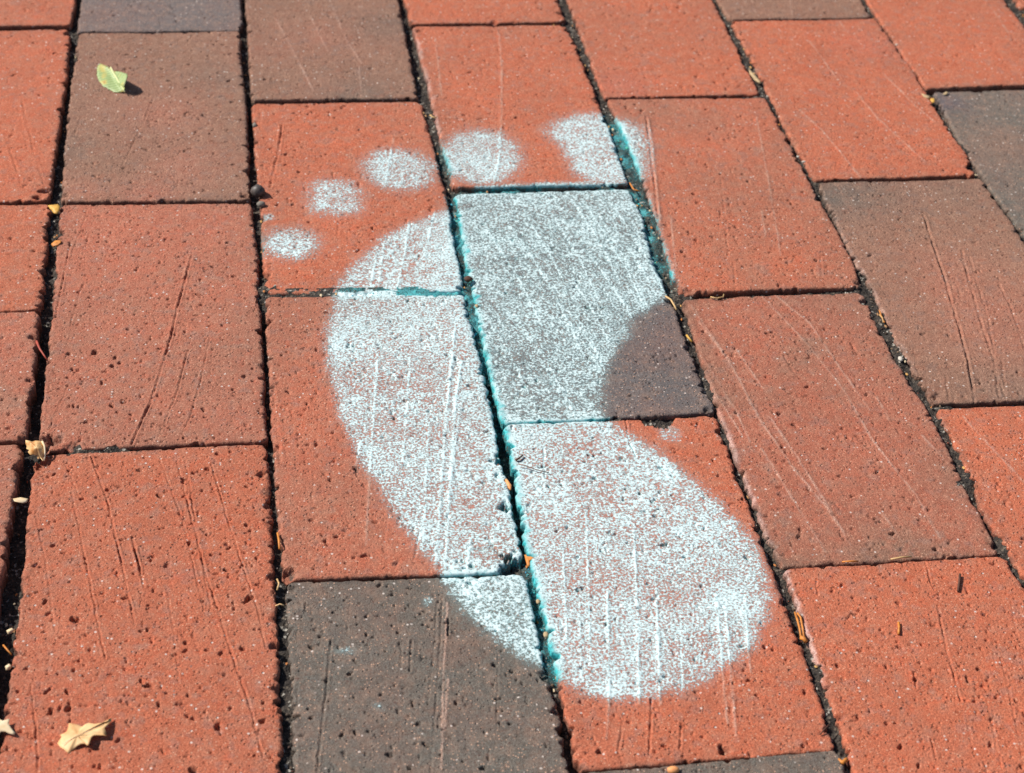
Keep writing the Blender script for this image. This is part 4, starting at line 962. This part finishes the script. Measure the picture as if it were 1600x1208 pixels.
def twig(pts, r, mat, label, cat='twig', name='twig', r1=None, group=None):
    me = tube_mesh(name, [at(x, y, z * .001) for x, y, z in pts], r * .001, None if r1 is None else r1 * .001)
    return tag(obj(name, me, mat), label, cat, group)
twig([(57, 533, 1.5), (62, 545, 1.0), (68, 554, .2), (74, 563, -.6)], .55, M_RTWIG, 'red-brown twig sloping into the left joint', r1=.35)
twig([(810, 725, 1.5), (822, 728, 1.2), (838, 734, .8), (858, 739, .4)], .28, M_NEEDLE, 'thin brown needle lying on the white paint beside the arch joint', 'needle', 'needle', .18)
twig([(806, 719, .6), (811, 716, .9), (817, 711, .7)], .55, M_DTWIG, 'short dark brown crumb of bark above the thin needle on the paint', 'bark', 'bark', .3)
twig([(1500, 897, 1.0), (1499, 908, .8), (1497, 924, .5)], .5, M_DTWIG, 'dark splinter standing off the red brick at the lower right', 'splinter', 'splinter')
twig([(1404, 972, .6), (1405, 980, .6), (1404, 991, .6)], .5, M_ORA, 'short orange splinter lying on the red brick at the lower right', 'splinter', 'splinter')
twig([(1242, 957, -.2), (1247, 972, .2), (1250, 985, .0), (1252, 999, -.4)], .45, M_ORA, 'longer orange straw in the joint right of the heel', 'straw', 'straw')
twig([(1246, 958, .2), (1251, 965, .4), (1254, 980, .0), (1257, 1000, -.3)], .4, M_ORA, 'second orange straw, close against the longer one right of the heel', 'straw', 'straw')
twig([(1251, 996, 0), (1256, 998, .2), (1259, 1003, -.1)], .9, M_ORA, 'orange husk at the foot of the two straws right of the heel', 'husk', 'husk')
twig([(1316, 878, .4), (1330, 877, .5), (1341, 877, .3)], .35, M_ORA, 'short orange straw lying in the cross joint below the brown-edged brick', 'straw', 'straw')
twig([(1392, 874, .6), (1408, 871, .7), (1424, 870, .5)], .4, M_STRAW, 'pale straw lying in the cross joint at the lower right', 'straw', 'straw')
twig([(1374, 485, -.3), (1377, 494, .3), (1382, 504, .2)], .38, M_ORA, 'orange straw upright in the right joint below the crossing', 'straw', 'straw')
twig([(1374, 492, 0), (1379, 497, .5), (1380, 504, .1)], .3, M_STRAW, 'pale straw leaning on the orange one in the right joint', 'straw', 'straw')
twig([(1040, 463, -.4), (1048, 468, .2), (1054, 478, .1), (1057, 484, -.4)], .45, M_STRAW, 'tan straw in the joint at the inner corner of the dark painted brick', 'straw', 'straw')
twig([(1073, 524, -.6), (1076, 528, -.1), (1081, 534, -.5)], .55, M_YEL, 'yellow husk in the joint beside the unpainted corner of the dark brick', 'husk', 'husk')
twig([(1110, 464, .6), (1120, 466, .9), (1130, 464, .9), (1131, 460, .5)], .3, M_STRAW, 'curved straw at the top edge of the scratched brick right of the foot', 'straw', 'straw')
twig([(5, 1008, -1), (11, 1015, -.6), (18, 1023, -.8)], .35, M_ORA, 'thin orange twig in the far-left joint near the bottom', 'twig', 'twig')
twig([(434, 833, .2), (436, 845, .5), (437, 858, .2)], .5, M_ORA, 'orange straw in the joint left of the sole, beside the lower red brick', 'straw', 'straw')
twig([(430, 947, -.3), (437, 944, .4), (444, 946, .2)], .3, M_TAN, 'thin reddish straw across the joint left of the dark bottom brick', 'straw', 'straw')
twig([(1281, 1148, .2), (1288, 1140, 1.0), (1296, 1132, .5)], .28, M_DTWIG, 'fine dark stem arching out of the joint at the bottom right', 'stem', 'stem')
twig([(1310, 1188, -.6), (1316, 1192, 0), (1323, 1187, -.3)], .9, M_ORA, 'rust-coloured husk in the joint at the bottom right crossing', 'husk', 'husk')
twig([(433, 905, -.2), (436, 912, .3), (433, 922, .1)], .35, M_STRAW, 'pale straw in the joint at the top left corner of the dark bottom brick', 'straw', 'straw')
twig([(672, 180, -.4), (678, 184, .2), (684, 183, -.1)], .45, M_STRAW, 'tan husk in the joint above the toes', 'husk', 'husk')
twig([(984, 286, -.2), (990, 296, .4), (1000, 299, .2)], .4, M_ORA, 'amber straw in the joint at the outer corner below the big toe', 'straw', 'straw')
twig([(1000, 318, 0), (1004, 316, .4), (1008, 318, .1)], .3, M_STONE, 'white chip of straw in the joint below the big toe', 'straw', 'straw')

def pebble(x, y, z, r, sx, sy, sz, mat, label, cat='pebble', name='pebble', seed=1):
    rs = np.random.RandomState(seed)
    v, f = IV.copy(), IF
    # one subdivision
    cache = {}; vv = [tuple(p) for p in v]; ff = []
    def mid(i, j):
        k_ = (min(i, j), max(i, j))
        if k_ not in cache:
            p = np.array(vv[i]) + np.array(vv[j]); p /= np.linalg.norm(p); vv.append(tuple(p)); cache[k_] = len(vv) - 1
        return cache[k_]
    for a, b, c in f:
        ab, bc, ca = mid(a, b), mid(b, c), mid(c, a)
        ff += [(a, ab, ca), (b, bc, ab), (c, ca, bc), (ab, bc, ca)]
    v = np.array(vv); v *= (1 + .22 * (rs.rand(len(v), 1) - .5))
    v = v * np.array([sx, sy, sz]) * r * .001
    c = at(x, y, z * .001)
    me = mesh_np(name, v, np.array(ff), True)
    o = tag(obj(name, me, mat), label, cat); o.location = Vector(c)
    return o
pebble(403, 299, 1.4, 3.9, 1, .95, .9, M_SEED, 'round dark seed sitting in the joint left of the toes', 'seed', 'seed', 3)
pebble(408, 319, .4, 2.2, 1.0, .8, .7, M_GSTONE, 'brown pebble just below the round dark seed', seed=4)
pebble(398, 196, -.6, 1.7, .8, 1.3, .8, M_GSTONE, 'grey pebble filling a chipped brick edge above the round seed', seed=5)
pebble(1407, 561, -.4, 1.3, .9, 1.3, .7, M_STONE, 'white pebble in the right joint, middle of the brick side', seed=6)
pebble(1256, 253, -.6, 1.0, 1.2, .8, .7, M_STONE, 'white pebble in the joint at the end of the upper right red brick', seed=7)
pebble(1247, 245, -.7, .8, 1, 1, .7, M_STONE, 'smaller white pebble next to the white one, upper right joint', seed=8)
pebble(1052, 1203, .8, 1.7, 1.3, .9, .7, M_PEACH, 'orange-tan pebble at the bottom edge below the heel', seed=9)
pebble(1401, 70, -.2, .8, 1, 1, .8, M_STONE, 'tiny white pebble in the joint near the top right', seed=10)
pebble(745, 478, -.4, 1.1, .8, 1.2, .7, M_TSTONE, 'brown crumb of earth in the teal joint, beside the dark painted brick', seed=11)
pebble(732, 436, .2, 2.0, 1.1, .9, .7, M_DTWIG, 'dark red-brown clod where the teal joints meet above the arch', 'clod', 'clod', 12)
pebble(853, 992, -.8, 1.2, .9, 1.3, .7, M_TSTONE, 'tan pebble in the joint left of the heel', seed=13)
pebble(841, 940, -.8, 1.0, .9, 1.3, .7, M_TSTONE, 'small tan pebble in the joint left of the heel, above the larger one', seed=14)
